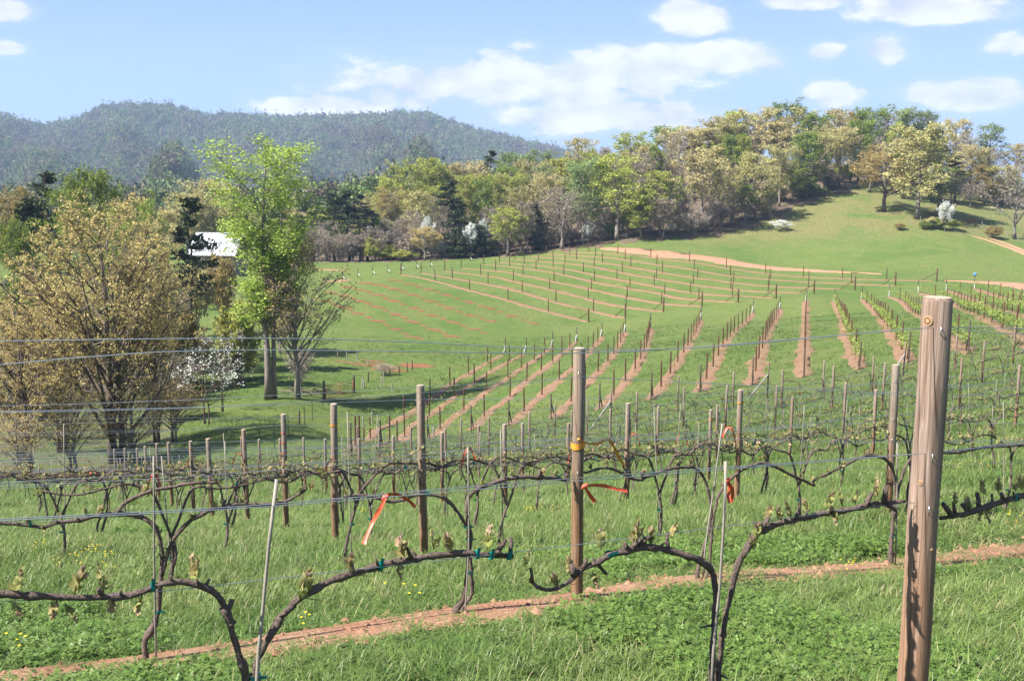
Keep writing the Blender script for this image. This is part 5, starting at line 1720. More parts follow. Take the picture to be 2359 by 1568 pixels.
# ---- the wood along the far fields, front edge (left to right)
FRONT = [
    (705, 222, 462, 'pine', None, 50), (728, 214, 520, 'brush', None, 60), (752, 218, 505, 'bare', None, 60), (768, 221, 446, 'pine', None, 62), (785, 214, 535, 'brush', None, 60), (800, 226, 440, 'pine', None, 56),
    (826, 223, 446, 'pine', None, 52), (845, 219, 474, 'pine', None, 66), (862, 216, 520, 'brush', None, 60), (872, 224, 500, 'bush', 'l_green', 60), (888, 217, 560, 'bush', 'l_lime', 46), (905, 219, 500, 'bare', None, 60), (915, 230, 425, 'wide', 'l_brown', 90),
    (930, 214, 575, 'bush', 'l_lime', 50), (950, 218, 480, 'bare', None, 60), (968, 224, 422, 'round', 'l_tan', 95), (978, 213, 520, 'round', 'l_gold', 80), (1020, 222, 450, 'bare', None, 55), (1040, 219, 415, 'pine', None, 50), (1048, 214, 470, 'cedar', None, 46),
    (1072, 213, 535, 'cedar', None, 60), (1085, 212, 512, 'blossom', None, 30), (1105, 214, 520, 'cedar', None, 55), (1112, 222, 405, 'oval', 'l_green', 50), (1135, 218, 470, 'bare', None, 60), (1170, 211, 472, 'oval', 'l_lime', 95), (1215, 213, 462, 'thin', 'l_grey', 44),
    (1195, 223, 415, 'round', 'l_tan', 80), (1236, 216, 470, 'cedar', None, 40), (1262, 222, 395, 'round', 'l_tan', 85), (1295, 212, 430, 'bare', None, 95), (1318, 219, 440, 'bare', None, 80), (1346, 214, 362, 'oval', 'l_sage', 105), (1380, 218, 470, 'bare', None, 45),
    (1424, 212, 355, 'thin', 'l_lime', 130), (1478, 211, 430, 'oval', 'l_lime', 70), (1522, 214, 376, 'round', 'l_lime', 105), (1530, 211, 455, 'thin', 'l_grey', 60), (1575, 220, 420, 'bare', None, 55), (1622, 217, 335, 'round', 'l_tan', 140), (1600, 214, 480, 'brush', None, 60), (1660, 221, 430, 'bare', None, 60),
    (1688, 225, 400, 'thin', 'l_tan', 60), (1720, 226, 420, 'oval', 'l_green', 50), (1746, 226, 335, 'round', 'l_tan', 125), (1775, 228, 450, 'bare', None, 60), (1800, 236, 330, 'round', 'l_tan', 90), (1830, 240, 385, 'oval', 'l_lime', 70), (1862, 243, 300, 'oval', 'l_green', 90), (1868, 246, 395, 'oval', 'l_lime', 60),
    (1905, 249, 300, 'oval', 'l_tan', 85), (1940, 253, 290, 'thin', 'l_tan', 70), (1965, 256, 290, 'thin', 'l_tan', 70), (1985, 258, 270, 'oval', 'l_green', 70),
]
for i, (u, zc, vt, kind, mat, w) in enumerate(FRONT):
    w = w * (0.82 if kind in ('round', 'oval', 'thin') else 1.0)
    cw = COLW.get(mat) or {'pine': 'dark', 'brush': 'grey', 'bare': 'leafless grey', 'cedar': 'dark', 'blossom': 'white'}[kind]
    nm = TREE_NAME[kind].replace('_', ' ').replace('bare ', '')
    plant(u, zc, vt, kind, mat, w, f'{cw} {nm}, {ordinal(i + 1)} from the left along the front edge of the wood', 'trees along the edge of the wood')
BACK = [
    (720, 250, 470, 'round', 'l_tan', 70), (860, 250, 445, 'round', 'l_tan', 80), (896, 240, 388, 'round', 'l_lime', 85), (950, 244, 362, 'round', 'l_lime', 95), (1000, 248, 352, 'oval', 'l_lime', 90), (1045, 250, 356, 'round', 'l_tan', 90), (1092, 252, 366, 'round', 'l_tan', 90), (1132, 262, 346, 'pine', None, 45),
    (1070, 236, 400, 'oval', 'l_green', 50), (1150, 246, 385, 'round', 'l_tan', 90), (1184, 256, 345, 'oval', 'l_sage', 90), (1225, 244, 365, 'round', 'l_tan', 80), (1250, 256, 335, 'oval', 'l_sage', 80), (1290, 250, 345, 'round', 'l_lime', 90), (1335, 258, 315, 'thin', 'l_tan', 80), (1390, 262, 335, 'thin', 'l_grey', 60),
    (1380, 244, 345, 'oval', 'l_lime', 90), (1455, 254, 300, 'round', 'l_lime', 110), (1500, 250, 320, 'round', 'l_tan', 100), (1535, 266, 284, 'oval', 'l_green', 80), (1575, 258, 290, 'round', 'l_tan', 110), (1625, 262, 278, 'round', 'l_tan', 120), (1660, 268, 262, 'round', 'l_tan', 110), (1705, 272, 240, 'round', 'l_lime', 120),
    (1690, 250, 300, 'oval', 'l_green', 80), (1750, 268, 246, 'round', 'l_tan', 110), (1812, 276, 231, 'oval', 'l_green', 80), (1785, 262, 262, 'round', 'l_tan', 100), (1850, 274, 244, 'round', 'l_tan', 90), (1885, 270, 256, 'oval', 'l_green', 80), (1935, 278, 234, 'round', 'l_tan', 100), (1975, 274, 250, 'oval', 'l_brown', 80),
    (2005, 272, 244, 'round', 'l_green', 80), (2030, 276, 262, 'bare', None, 70), (2072, 278, 242, 'oval', 'l_sage', 95), (2112, 282, 254, 'thin', 'l_sage', 70), (2140, 286, 252, 'thin', 'l_sage', 70), (2210, 280, 272, 'thin', 'l_tan', 80), (2285, 282, 282, 'thin', 'l_sage', 80), (2345, 280, 330, 'thin', 'l_tan', 70),
]
for i, (u, zc, vt, kind, mat, w) in enumerate(BACK):
    w = w * (0.82 if kind in ('round', 'oval', 'thin') else 1.0)
    cw = COLW.get(mat) or {'pine': 'dark', 'bare': 'leafless grey'}[kind]
    plant(u, zc, vt, kind, mat, w, f'{cw} tree crown, {ordinal(i + 1)} from the left along the skyline of the wood', 'trees along the skyline of the wood')
RIGHT = [
    (2010, 246, 330, 'thin', 'l_brown', 60, 'thin brown tree left of the spreading oak on the hilltop'), (2044, 226, 338, 'wide', 'l_brown', 135, 'spreading brown-gold oak with short thick trunk on the hill meadow'),
    (2126, 218, 278, 'oval', 'l_tan', 105, 'tall pale gold tree right of the spreading oak on the hill'), (2090, 240, 300, 'round', 'l_tan', 90, 'tan tree between the spreading oak and the tall pale gold tree'),
    (2158, 240, 300, 'pine', None, 60, 'dark pine just behind the tall pale gold tree'), (2170, 226, 380, 'oval', 'l_green', 70, 'green tree behind the flowering dogwood on the hill'), (2196, 222, 395, 'bare', None, 90, 'rounded leafless tree above the flowering dogwood on the hill'),
    (2205, 244, 360, 'pine', None, 70, 'dark pine right of the flowering dogwood'), (2240, 250, 330, 'round', 'l_tan', 80, 'tan tree over the far green paddock, left one'), (2240, 240, 420, 'bare', None, 80, 'low leafless tree at the back of the far paddock'), (2275, 246, 370, 'round', 'l_brown', 70, 'brownish tree over the far green paddock, centre'),
    (2305, 246, 380, 'oval', 'l_lime', 70, 'lime tree over the far green paddock, right one'), (2335, 250, 400, 'oval', 'l_lime', 60, 'small lime tree near the right edge on the hill'), (2350, 207, 370, 'bare', None, 120, 'big leafless grey tree cut by the right edge'),
    (2181, 210, 462, 'blossom', None, 34, 'white flowering dogwood beside the timber panel on the hill'), (2168, 212, 500, 'bush', 'l_green', 26, 'green bush at the foot of the dogwood on the hill'), (2196, 213, 505, 'bush', 'l_lime', 22, 'lime bush right of the dogwood foot'),
    (2290, 208, 520, 'bush', 'l_brown', 34, 'round brown bush on the right meadow beside the clay track'), (2260, 252, 420, 'bare', None, 70, 'leafless shrub-like tree behind the far paddock'), (2150, 213, 500, 'bush', 'l_tan', 40, 'tan bush left of the dogwood foot on the hill'),
    (1800, 218, 506, 'blossom', None, 48, 'low white blossoming shrub alone on the meadow edge'), (2130, 212, 508, 'bush', 'l_green', 24, 'small green bush in the fence line on the hill meadow'), (2075, 212, 514, 'bush', 'l_brown', 22, 'small brown bush at the left end of the hill fence line'),
]
for (u, zc, vt, kind, mat, w, lab) in RIGHT:
    plant(u, zc, vt, kind, mat, w, lab, 'trees and bushes on the hill meadow')
# inner rows of the wood: trunks and crowns that fill the shade
inner = 0
kinds = [('round', 'l_tan'), ('oval', 'l_lime'), ('thin', 'l_tan'), ('bare', None), ('oval', 'l_tan'), ('round', 'l_lime'), ('bare', None), ('thin', 'l_sage'), ('oval', 'l_green'), ('thin', 'l_lime')]
sky_u = [680, 800, 900, 960, 1030, 1100, 1180, 1330, 1450, 1600, 1690, 1810, 1930, 2070, 2210, 2290, 2359]
sky_v = [480, 470, 405, 375, 372, 385, 362, 335, 320, 290, 262, 252, 254, 260, 295, 305, 350]
for zc in (232, 248, 266, 288):
    inner = 0
    for u in np.arange(700, 2380, 62 if zc < 260 else 52):
        uu = u + rng.uniform(-22, 22)
        if uu > 1720 and zc < 256: continue
        if uu > 1500 and zc < 236: continue
        kind, mat = kinds[int(rng.integers(len(kinds)))]
        vt = float(np.interp(uu, sky_u, sky_v)) + rng.uniform(6, 52) + (18 if zc > 270 else 0)
        inner += 1
        cw = COLW.get(mat) or {'pine': 'dark', 'bare': 'leafless grey'}[kind]
        nm = TREE_NAME[kind].replace('_', ' ').replace('bare ', '')
        plant(uu, zc, vt, kind, mat, None, f'{cw} {nm}, {ordinal(inner)} from the left in the {["second", "third", "fourth", "fifth"][(232, 248, 266, 288).index(zc)]} rank inside the wood', 'trees standing inside the wood')
for i, (u, v) in enumerate(sorted([(1650, 535), (1690, 518), (1560, 548), (1390, 562), (1300, 570), (1245, 580), (1010, 598), (770, 600), (1730, 498), (1590, 545), (1450, 553), (1145, 590), (880, 602), (720, 602), (1860, 452), (1780, 468)])):
    p = gpix(u, v); zc = p.y * CP - p.z * SP
    plant(u, zc + 3, v - rng.uniform(38, 70), 'brush', None, rng.uniform(34, 60), f'low grey brush clump at the wood margin, {ordinal(i + 1)} from the left', 'brush along the wood margin')
for i, (u, v, w) in enumerate(sorted([(1060, 505, 34), (1112, 512, 30), (1020, 560, 26), (1355, 515, 26), (1440, 552, 20), (1545, 520, 22), (985, 505, 24)])):
    plant(u, 216, v - 8, 'blossom', None, w, f'small white blossoming tree in the wood, {ordinal(i + 1)} from the left', 'blossoming trees in the wood')
# understory saplings closing the edge
mi = 0
for (ua, za, ub, zb) in ((705, 216, 1180, 215), (1180, 215, 1640, 217), (1640, 218, 1850, 240), (1850, 241, 1990, 258), (2060, 262, 2340, 250)):
    for t in np.arange(0, 1, 26 / (ub - ua)):
        u = ua + (ub - ua) * t + rng.uniform(-9, 9); zc = za + (zb - za) * t + rng.uniform(0, 9)
        p = P(u, 500, zc); g = hz(p.x, p.y)
        top = g + rng.uniform(3.0, 7.5)
        k_ = (top * CP + p.y * SP) / (p.y * CP - top * SP)          # back to a plate row
        kind, mat = [('brush', None), ('bush', 'l_tan'), ('brush', None), ('bush', 'l_lime'), ('bush', 'l_grey'), ('bush', 'l_sage')][int(rng.integers(6))]
        mi += 1
        plant(u, zc, CY - F * k_, kind, mat, rng.uniform(30, 52), f'{COLW.get(mat, "grey")} understory {TREE_NAME[kind].replace("bare_", "")} at the foot of the wood, {ordinal(mi)} from the left', 'understory along the wood edge')
# pale rocks showing between the trunks
for i, (u, v, s) in enumerate(sorted([(1060, 505, 1.6), (1085, 512, 1.2), (1040, 512, 1.0), (1100, 500, 1.1), (1072, 525, 1.3), (1110, 520, .9), (1050, 535, .8), (1130, 512, .8), (1015, 560, .8), (1085, 545, .9), (985, 562, 0.8), (1360, 516, .9), (1340, 520, .8)])):
    zc = 232
    p = P(u, v, zc)
    b = MB()
    vs = []
    n = 10
    for lat in range(5):
        for k in range(n):
            a = 2 * math.pi * k / n; th = math.pi * (lat + .5) / 5
            r = s * random.uniform(.75, 1.15)
            vs.append((math.cos(a) * math.sin(th) * r * 1.5, math.sin(a) * math.sin(th) * r, math.cos(th) * r * .8))
    fs = [(l * n + k, l * n + (k + 1) % n, (l + 1) * n + (k + 1) % n, (l + 1) * n + k) for l in range(4) for k in range(n)] + [tuple(range(n - 1, -1, -1)), tuple(range(4 * n, 5 * n))]
    b.add(vs, fs)
    g = hz(p.x, p.y)
    o = obj('boulder', b.mesh('boulder', [M['rock']]), loc=(p.x, p.y, g + s * .3))
    tag(o, f'pale boulder among the trunks of the wood, {ordinal(i + 1)} from the left', 'boulder', 'boulders in the wood')

# litter under the left trees
lu = np.linspace(-320, 420, 90); lv = np.linspace(0, 1, 30)
U_, V_ = np.meshgrid(lu, lv, indexing='ij')
z0 = np.interp(U_, [-320, 0, 250, 400, 560], [58, 57, 58, 68, 86]) + 1.2 * np.sin(U_ * .06)
z1 = np.interp(U_, [-320, 0, 300, 450, 560], [130, 128, 120, 108, 96]) + 1.5 * np.sin(U_ * .05 + 1)
Zc = z0 + (z1 - z0) * V_
lx, ly = ((U_ - CX) / F * Zc).ravel(), (Zc * .96).ravel()
edge_ = ((V_ == 0) | (V_ == 1) | (U_ == U_.max())).ravel()
lz = height(lx, ly) + np.where(edge_, -.06, .07)
idx = np.arange(len(lx)).reshape(U_.shape)
q = np.stack([idx[:-1, :-1], idx[:-1, 1:], idx[1:, 1:], idx[1:, :-1]], -1).reshape(-1, 4)[:, ::-1]
ml, Tl, bl = new_mat('mossy_litter')
nl = Tl.noise(pos(Tl), .5, 6, .65)
nf_ = Tl.noise(pos(Tl), 6.0, 5, .7)
cl_ = Tl.mix(Tl.sstep(nl, .42, .60), (0.085, 0.080, 0.038), (0.070, 0.105, 0.026))
Tl.l(Tl.mix(Tl.sstep(nf_, .45, .7), cl_, (0.115, 0.105, 0.048)), bl.inputs['Base Color'])
bump(Tl, bl, nf_, .8, .1)
tag(obj('forest_floor', np_mesh('forest_floor', np.stack([lx, ly, lz], -1), q, ml, smooth=True)), 'mossy leaf litter under the golden oaks at left', kind='structure')
# ---- the left trees
LEFT = [
    (597, 88, 298, 'poplar', 'l_poplar', 185, 'tall fresh green poplar with straight grey trunk, tallest tree at left'),
    (672, 90, 520, 'sparse', 'l_brown', 190, 'half-bare brownish tree right of the tall poplar'),
    (225, 62, 447, 'goldoak', 'l_gold', 360, 'huge golden oak in catkin, filling the lower left'),
    (40, 58, 690, 'goldoak', 'l_gold', 230, 'smaller golden oak at the left edge in front of the huge one'),
    (120, 67, 600, 'goldoak', 'l_gold', 220, 'golden tree between the two golden oaks at left'),
    (340, 70, 560, 'goldoak', 'l_gold', 130, 'low brown-gold tree at the right flank of the huge golden oak'),
    (205, 108, 358, 'midgreen', 'l_green', 200, 'bright green tree rising behind the huge golden oak'),
    (300, 104, 440, 'midgreen', 'l_green', 130, 'green tree right behind the huge golden oak, lower one'),
    (12, 98, 480, 'midgreen', 'l_green', 150, 'pale green tree at the left edge behind the golden oaks'),
    (105, 128, 395, 'pine', None, 90, 'dark pine left of the bright green tree at left'), (62, 122, 470, 'cedar', None, 90, 'dark bushy evergreen at the left edge'), (15, 140, 428, 'round', 'l_brown', 90, 'dull brown tree at the far left edge'),
    (433, 106, 455, 'pine', None, 84, 'tall dark pine standing in front of the white barn roof'),
    (425, 205, 424, 'round', 'l_tan', 110, 'pale tan tree behind the dark pine'), (485, 212, 408, 'round', 'l_tan', 120, 'pale tan round tree behind the tall poplar crown'), (545, 208, 450, 'round', 'l_tan', 90, 'tan tree right of the pale pair behind the poplar'),
    (462, 80, 770, 'dogwood', None, 120, 'white flowering dogwood left of the poplar trunk'), (505, 86, 745, 'dogwood', None, 95, 'smaller white dogwood touching the poplar trunk'),
    (30, 72, 830, 'bare', None, 90, 'leafless dark tree at the left edge among the golden oaks'), (150, 76, 820, 'bare', None, 100, 'leafless dark tree inside the golden oaks'), (330, 82, 760, 'bare', None, 90, 'leafless tree right inside the huge golden oak'),
    (425, 100, 720, 'bush', 'l_brown', 80, 'brown bush left of the dogwood under the pine'), (530, 104, 720, 'brush', None, 60, 'grey brush between dogwood and poplar'), (548, 100, 690, 'bush', 'l_lime', 80, 'green sapling at the left of the poplar trunk'),
    (545, 104, 800, 'bush', 'l_lime', 60, 'lime sapling low at the poplar foot'), (415, 96, 800, 'cedar', None, 46, 'dark low evergreen left of the dogwood'), (330, 95, 640, 'cedar', None, 70, 'dark evergreen showing right of the golden oak'),
    (470, 150, 590, 'brush', None, 70, 'grey brush screening the wall of the white barn'), (505, 140, 585, 'bush', 'l_brown', 60, 'brown bush screening the right half of the white barn'), (445, 130, 600, 'bush', 'l_tan', 50, 'tan bush at the left corner of the white barn'),
    (452, 52, 1062, 'bush', 'l_green', 60, 'dark green bush on the near slope behind the left posts'), (400, 84, 880, 'bush', 'l_brown', 80, 'low brown undergrowth below the white dogwood'), 
     (690, 98, 790, 'brush', None, 60, 'grey brush right of the half-bare tree'), (885, 112, 835, 'brush', None, 46, 'grey brush among the pasture posts'), (640, 120, 640, 'bush', 'l_tan', 90, 'tan bush behind the poplar trunk'),
    (690, 230, 480, 'round', 'l_tan', 70, 'tan tree left of the thin pine at the field corner'), (655, 235, 500, 'oval', 'l_lime', 70, 'lime tree behind the half-bare tree'), (600, 240, 490, 'round', 'l_tan', 90, 'tan tree far behind the poplar'), (560, 215, 500, 'round', 'l_brown', 80, 'brown tree beside the white barn'),
    (380, 190, 470, 'round', 'l_tan', 90, 'tan tree left of the white barn, far back'), (330, 200, 480, 'bare', None, 90, 'leafless tree far behind the golden oak, right side'), (250, 210, 470, 'round', 'l_tan', 90, 'tan tree far behind the golden oak'), (150, 200, 470, 'pine', None, 60, 'far dark pine behind the golden oak'),
    (50, 190, 440, 'round', 'l_brown', 90, 'far brown tree at the left edge'), (-20, 200, 450, 'pine', None, 70, 'far dark pine at the left edge'),
    (120, 112, 640, 'bare', None, 100, 'leafless grey tree behind the golden oaks, left of centre'), (360, 110, 620, 'bare', None, 100, 'leafless grey tree between the huge oak and the dark pine'), (400, 118, 660, 'brush', None, 80, 'grey brush under the dark pine'),
    (60, 100, 700, 'cedar', None, 90, 'dark evergreen in the shade of the golden oaks, far left'), (290, 100, 720, 'cedar', None, 90, 'dark evergreen in the shade behind the huge golden oak'), 
    (200, 96, 800, 'brush', None, 140, 'grey thicket low behind the huge golden oak'), (380, 92, 820, 'brush', None, 130, 'grey thicket low right of the huge golden oak'), (20, 90, 800, 'brush', None, 140, 'grey thicket low at the left edge'),
    (300, 64, 900, 'sparse', 'l_gold', 150, 'low golden sapling right of the huge oak trunk'), (160, 60, 880, 'sparse', 'l_gold', 150, 'low golden sapling left of the huge oak trunk'), (30, 56, 940, 'sparse', 'l_gold', 130, 'low golden sapling at the left edge'), (390, 70, 870, 'sparse', 'l_gold', 130, 'golden sapling below the dark pine, right of the huge oak'), (250, 92, 880, 'brush', None, 150, 'grey thicket seen under the huge golden oak'), (100, 88, 900, 'brush', None, 150, 'grey thicket seen under the left golden oaks'),
]
for (u, zc, vt, kind, mat, w, lab) in LEFT:
    plant(u, zc, vt, kind, mat, w, lab, 'trees in the valley at left')

# ------------------------------------------------------------------ scatter helper (geometry nodes) for what nobody could count
def scatter(name, pts, rots, scales, idx, protos, label):
    me = bpy.data.meshes.new(name + '_points')
    n = len(pts)
    me.vertices.add(n)
    me.vertices.foreach_set('co', np.asarray(pts, np.float32).ravel())
    at = me.attributes.new('rot', 'FLOAT_VECTOR', 'POINT'); at.data.foreach_set('vector', np.asarray(rots, np.float32).ravel())
    at = me.attributes.new('siz', 'FLOAT_VECTOR', 'POINT'); at.data.foreach_set('vector', np.asarray(scales, np.float32).ravel())
    at = me.attributes.new('pick', 'INT', 'POINT'); at.data.foreach_set('value', np.asarray(idx, np.int32))
    o = obj(name, me)
    col = bpy.data.collections.new(name + '_kinds')
    for i, pm in enumerate(protos):
        po = bpy.data.objects.new(f'{name}_{chr(97 + i)}', pm)
        col.objects.link(po)
    ng = bpy.data.node_groups.new(name, 'GeometryNodeTree')
    ng.interface.new_socket('Geometry', in_out='INPUT', socket_type='NodeSocketGeometry')
    ng.interface.new_socket('Geometry', in_out='OUTPUT', socket_type='NodeSocketGeometry')
    T = NT(ng)
    gi, go = T.n('NodeGroupInput'), T.n('NodeGroupOutput')
    ci = T.n('GeometryNodeCollectionInfo')
    ci.inputs['Collection'].default_value = col
    ci.inputs['Separate Children'].default_value = True
    ci.inputs['Reset Children'].default_value = True
    ip = T.n('GeometryNodeInstanceOnPoints')
    ip.inputs['Pick Instance'].default_value = True
    def na(nm, dt):
        a = T.n('GeometryNodeInputNamedAttribute', data_type=dt); a.inputs[0].default_value = nm
        return a.outputs[0]
    T.l(gi.outputs[0], ip.inputs['Points'])
    T.l(ci.outputs[0], ip.inputs['Instance'])
    T.l(na('pick', 'INT'), ip.inputs['Instance Index'])
    er = T.n('FunctionNodeEulerToRotation'); T.l(na('rot', 'FLOAT_VECTOR'), er.inputs[0]); T.l(er.outputs[0], ip.inputs['Rotation'])
    T.l(na('siz', 'FLOAT_VECTOR'), ip.inputs['Scale'])
    T.l(ip.outputs[0], go.inputs[0])
    md = o.modifiers.new('scatter', 'NODES'); md.node_group = ng
    tag(o, label, kind='stuff')
    return o


# ------------------------------------------------------------------ the wooded ridge beyond
ridge_u = [-700, -400, -200, 0, 60, 140, 200, 280, 330, 430, 500, 560, 640, 690, 850, 980, 1040, 1100, 1160, 1220, 1320, 1500, 1800, 2300, 3000]
ridge_v = [262, 250, 268, 268, 278, 302, 288, 256, 250, 254, 276, 274, 280, 278, 274, 268, 290, 310, 322, 340, 362, 385, 400, 405, 400]
RD, RF = 2150.0, 520.0


def ridge_h(x, y):
    r = np.hypot(x, y); az = np.arctan2(x, y)
    u = np.tan(np.clip(az, -1.2, 1.2)) * F * 0.985 + CX
    v = np.interp(u, ridge_u, ridge_v)
    zt = RD * ((-SP + (CY - v) / F * CP) / (CP + (CY - v) / F * SP)) * np.cos(az)
    t = np.clip((r - RF) / (RD - RF), 0, 1.35)
    prof = np.where(t < 1, t ** 1.25, np.maximum(0.2, 1 - 1.9 * (t - 1)))
    sp = np.sin(az * 58 + 0.0016 * r + 1.3 * np.sin(r * .004)) * .6 + np.sin(az * 113 - .003 * r + 2) * .3 + np.sin(az * 23 + .003 * r) * .5
    fold = (sp - 1.1) * 40 * np.sin(np.pi * np.clip(t / .86, 0, 1))
    z = -24 + (zt - 15 + 24) * prof + fold * np.clip(zt / 120, 0, 1)
    return z


az = np.linspace(-0.95, 0.75, 260)
rr = np.linspace(RF, RD * 1.3, 90)
A_, R_ = np.meshgrid(az, rr, indexing='ij')
x, y = (R_ * np.sin(A_)).ravel(), (R_ * np.cos(A_)).ravel()
z = ridge_h(x, y)
idx = np.arange(len(x)).reshape(A_.shape)
q = np.stack([idx[:-1, :-1], idx[:-1, 1:], idx[1:, 1:], idx[1:, :-1]], -1).reshape(-1, 4)[:, ::-1]
mh, Th, bh = new_mat('forest_floor')
nh = Th.noise(pos(Th), .02, 5, .65)
Th.l(Th.mix(nh, (0.055, 0.050, 0.030), (0.105, 0.085, 0.055)), bh.inputs['Base Color'])
o = obj('hills', np_mesh('hills', np.stack([x, y, z], -1), q, mh, smooth=True))
tag(o, 'long wooded mountain ridge behind the valley', kind='structure')


def blob_tree(seed, tall):
    rt = np.random.default_rng(seed)
    n = 30
    c = rt.normal(0, 1, (n, 3)); c /= np.linalg.norm(c, axis=1, keepdims=True)
    c = c * rt.uniform(.6, 1.0, (n, 1)) * np.array([3.4, 3.4, tall * .36]) + np.array([0, 0, tall * .62])
    v, f = [], []
    cm = leaf_cloud('canopy', c, 7, (.95, .95, .95), .72, M['hillwood'], rt, .6)
    return cm


def crest_tree(seed):
    tm, cm, H_ = tree_proto(seed, H=17, rad_=2.6, nlimb=9, env='vase', base=.45, sub=3, twigs=1, cl_per=7, cl_sig=.8, leaf=.5, trunk_r=.28, leafmat='hillwood', twig_r=.08)
    v0 = np.empty(len(tm.vertices) * 3, np.float32); tm.vertices.foreach_get('co', v0)
    v1 = np.empty(len(cm.vertices) * 3, np.float32); cm.vertices.foreach_get('co', v1)
    f = [tuple(p.vertices) for p in tm.polygons] + [tuple(i + len(tm.vertices) for i in p.vertices) for p in cm.polygons]
    me = bpy.data.meshes.new('crest_tree')
    me.from_pydata(np.concatenate([v0, v1]).reshape(-1, 3).tolist(), [], f)
    me.materials.append(M['hillwood'])
    at = me.attributes.new('tint', 'FLOAT', 'FACE')
    at.data.foreach_set('value', np.random.default_rng(seed).random(len(f)).astype(np.float32))
    return me


protos = [blob_tree(i, 12) for i in range(4)] + [blob_tree(7, 15), blob_tree(8, 10)]
rm = np.random.default_rng(77)
N = 46000
raz = rm.uniform(-0.56, 0.10, N)
rrr = np.sqrt(rm.uniform(RF ** 2, (RD * 1.05) ** 2, N))
keep = rm.random(N) < np.clip((rrr / 1900.0) ** 0.4, 0, 1)
raz, rrr = raz[keep], rrr[keep]
px_, py_ = rrr * np.sin(raz), rrr * np.cos(raz)
pz_ = ridge_h(px_, py_)
n = len(px_)
sc_ = rm.uniform(.8, 1.75, n) * np.clip(rrr / 1700, .8, 1.3)
scatter('ridge_forest', np.stack([px_, py_, pz_ - 1.0], -1), np.stack([np.zeros(n), np.zeros(n), rm.uniform(0, 6.28, n)], -1), np.stack([sc_, sc_, sc_ * rm.uniform(.85, 1.3, n)], -1), rm.integers(0, 6, n), protos,
        'budding forest covering the far mountain ridge')
# trees standing clear along the crest
cu = np.concatenate([rm.uniform(250, 470, 150), rm.uniform(670, 1000, 210), rm.uniform(-50, 1250, 160)])
ca = np.arctan((cu - CX) / (F * .985)); cr = RD * rm.uniform(.985, 1.01, len(cu)); n = len(cu)
cxx, cyy = cr * np.sin(ca), cr * np.cos(ca); sc_ = rm.uniform(.55, 1.05, n)
scatter('crest_trees', np.stack([cxx, cyy, ridge_h(cxx, cyy) - .5], -1), np.stack([np.zeros(n), np.zeros(n), rm.uniform(0, 6.28, n)], -1), np.stack([sc_, sc_, sc_], -1), rm.integers(0, 3, n), [crest_tree(61), crest_tree(62), crest_tree(63)],
        'thin row of bare trees along the mountain crest')
# far valley wood between the fields and the ridge
N = 3200
raz = rm.uniform(-0.62, -0.06, N); rrr = np.sqrt(rm.uniform(345 ** 2, 620 ** 2, N))
px_, py_ = rrr * np.sin(raz), rrr * np.cos(raz)
pz_ = np.maximum(height(px_, py_), np.where(rrr > RF, ridge_h(px_, py_), -100))
sc_ = rm.uniform(.7, 1.25, N)
scatter('valley_forest', np.stack([px_, py_, pz_ - .8], -1), np.stack([np.zeros(N), np.zeros(N), rm.uniform(0, 6.28, N)], -1), np.stack([sc_, sc_, sc_ * rm.uniform(.9, 1.25, N)], -1), rm.integers(0, 6, N), protos,
        'mixed woods filling the valley before the ridge')
# ------------------------------------------------------------------ grass and clover underfoot
def tuft(seed, n, h, w, spread, bend, mat):
    rt = np.random.default_rng(seed)
    V, Q, tint = [], [], []
    for i in range(n):
        a = rt.uniform(0, 6.28); r = spread * math.sqrt(rt.random())
        bx, by = math.cos(a) * r, math.sin(a) * r
        L = h * rt.uniform(.55, 1.15); fa = rt.uniform(0, 6.28); lean = bend * rt.uniform(.2, 1.3)
        d = np.array([math.cos(fa), math.sin(fa)]); sd = np.array([-d[1], d[0]])
        o = len(V)
        for k, t in enumerate((0, .35, .7, 1.0)):
            ang = lean * t
            hx = L * t * math.sin(ang); hzv = L * t * math.cos(ang)
            ww = w * (1, .95, .65, .06)[k]
            for s in (-1, 1):
                V.append((bx + d[0] * hx + sd[0] * ww * s, by + d[1] * hx + sd[1] * ww * s, hzv - .01))
        for k in range(3):
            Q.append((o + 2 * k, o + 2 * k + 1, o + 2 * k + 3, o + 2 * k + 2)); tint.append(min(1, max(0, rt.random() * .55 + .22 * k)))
    return np_mesh('tuft', np.array(V), np.array(Q), mat, {'tint': tint})


def clover_tuft(seed, n, mat):
    rt = np.random.default_rng(seed)
    V, Q, tint = [], [], []
    for i in range(n):
        a = rt.uniform(0, 6.28); r = .07 * math.sqrt(rt.random())
        c = np.array([math.cos(a) * r, math.sin(a) * r, rt.uniform(.03, .085)])
        tl = rt.normal(0, .35, 2); s = rt.uniform(.006, .0105); a0 = rt.uniform(0, 6.28); tn = rt.random()
        for k in range(3):
            b = a0 + k * 2.094
            d = np.array([math.cos(b), math.sin(b)]); e = np.array([-d[1], d[0]])
            o = len(V)
            for (x, y, zz) in ((0.05, 0, 0), (.9, -.75, .12), (1.6, 0, .05), (.9, .75, .12)):
                p2 = d * x * s + e * y * s
                V.append((c[0] + p2[0], c[1] + p2[1], c[2] + tl[0] * p2[0] + tl[1] * p2[1] + zz * s))
            Q.append((o, o + 1, o + 2, o + 3)); tint.append(tn)
    return np_mesh('clover', np.array(V), np.array(Q), mat, {'tint': tint})


rg = np.random.default_rng(21)
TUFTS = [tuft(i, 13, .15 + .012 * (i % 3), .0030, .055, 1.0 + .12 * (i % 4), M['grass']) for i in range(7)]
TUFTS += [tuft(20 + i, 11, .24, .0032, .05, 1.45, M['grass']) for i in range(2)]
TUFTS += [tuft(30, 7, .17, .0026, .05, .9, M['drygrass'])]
CLOV = [clover_tuft(i, 22, M['clover']) for i in range(4)]


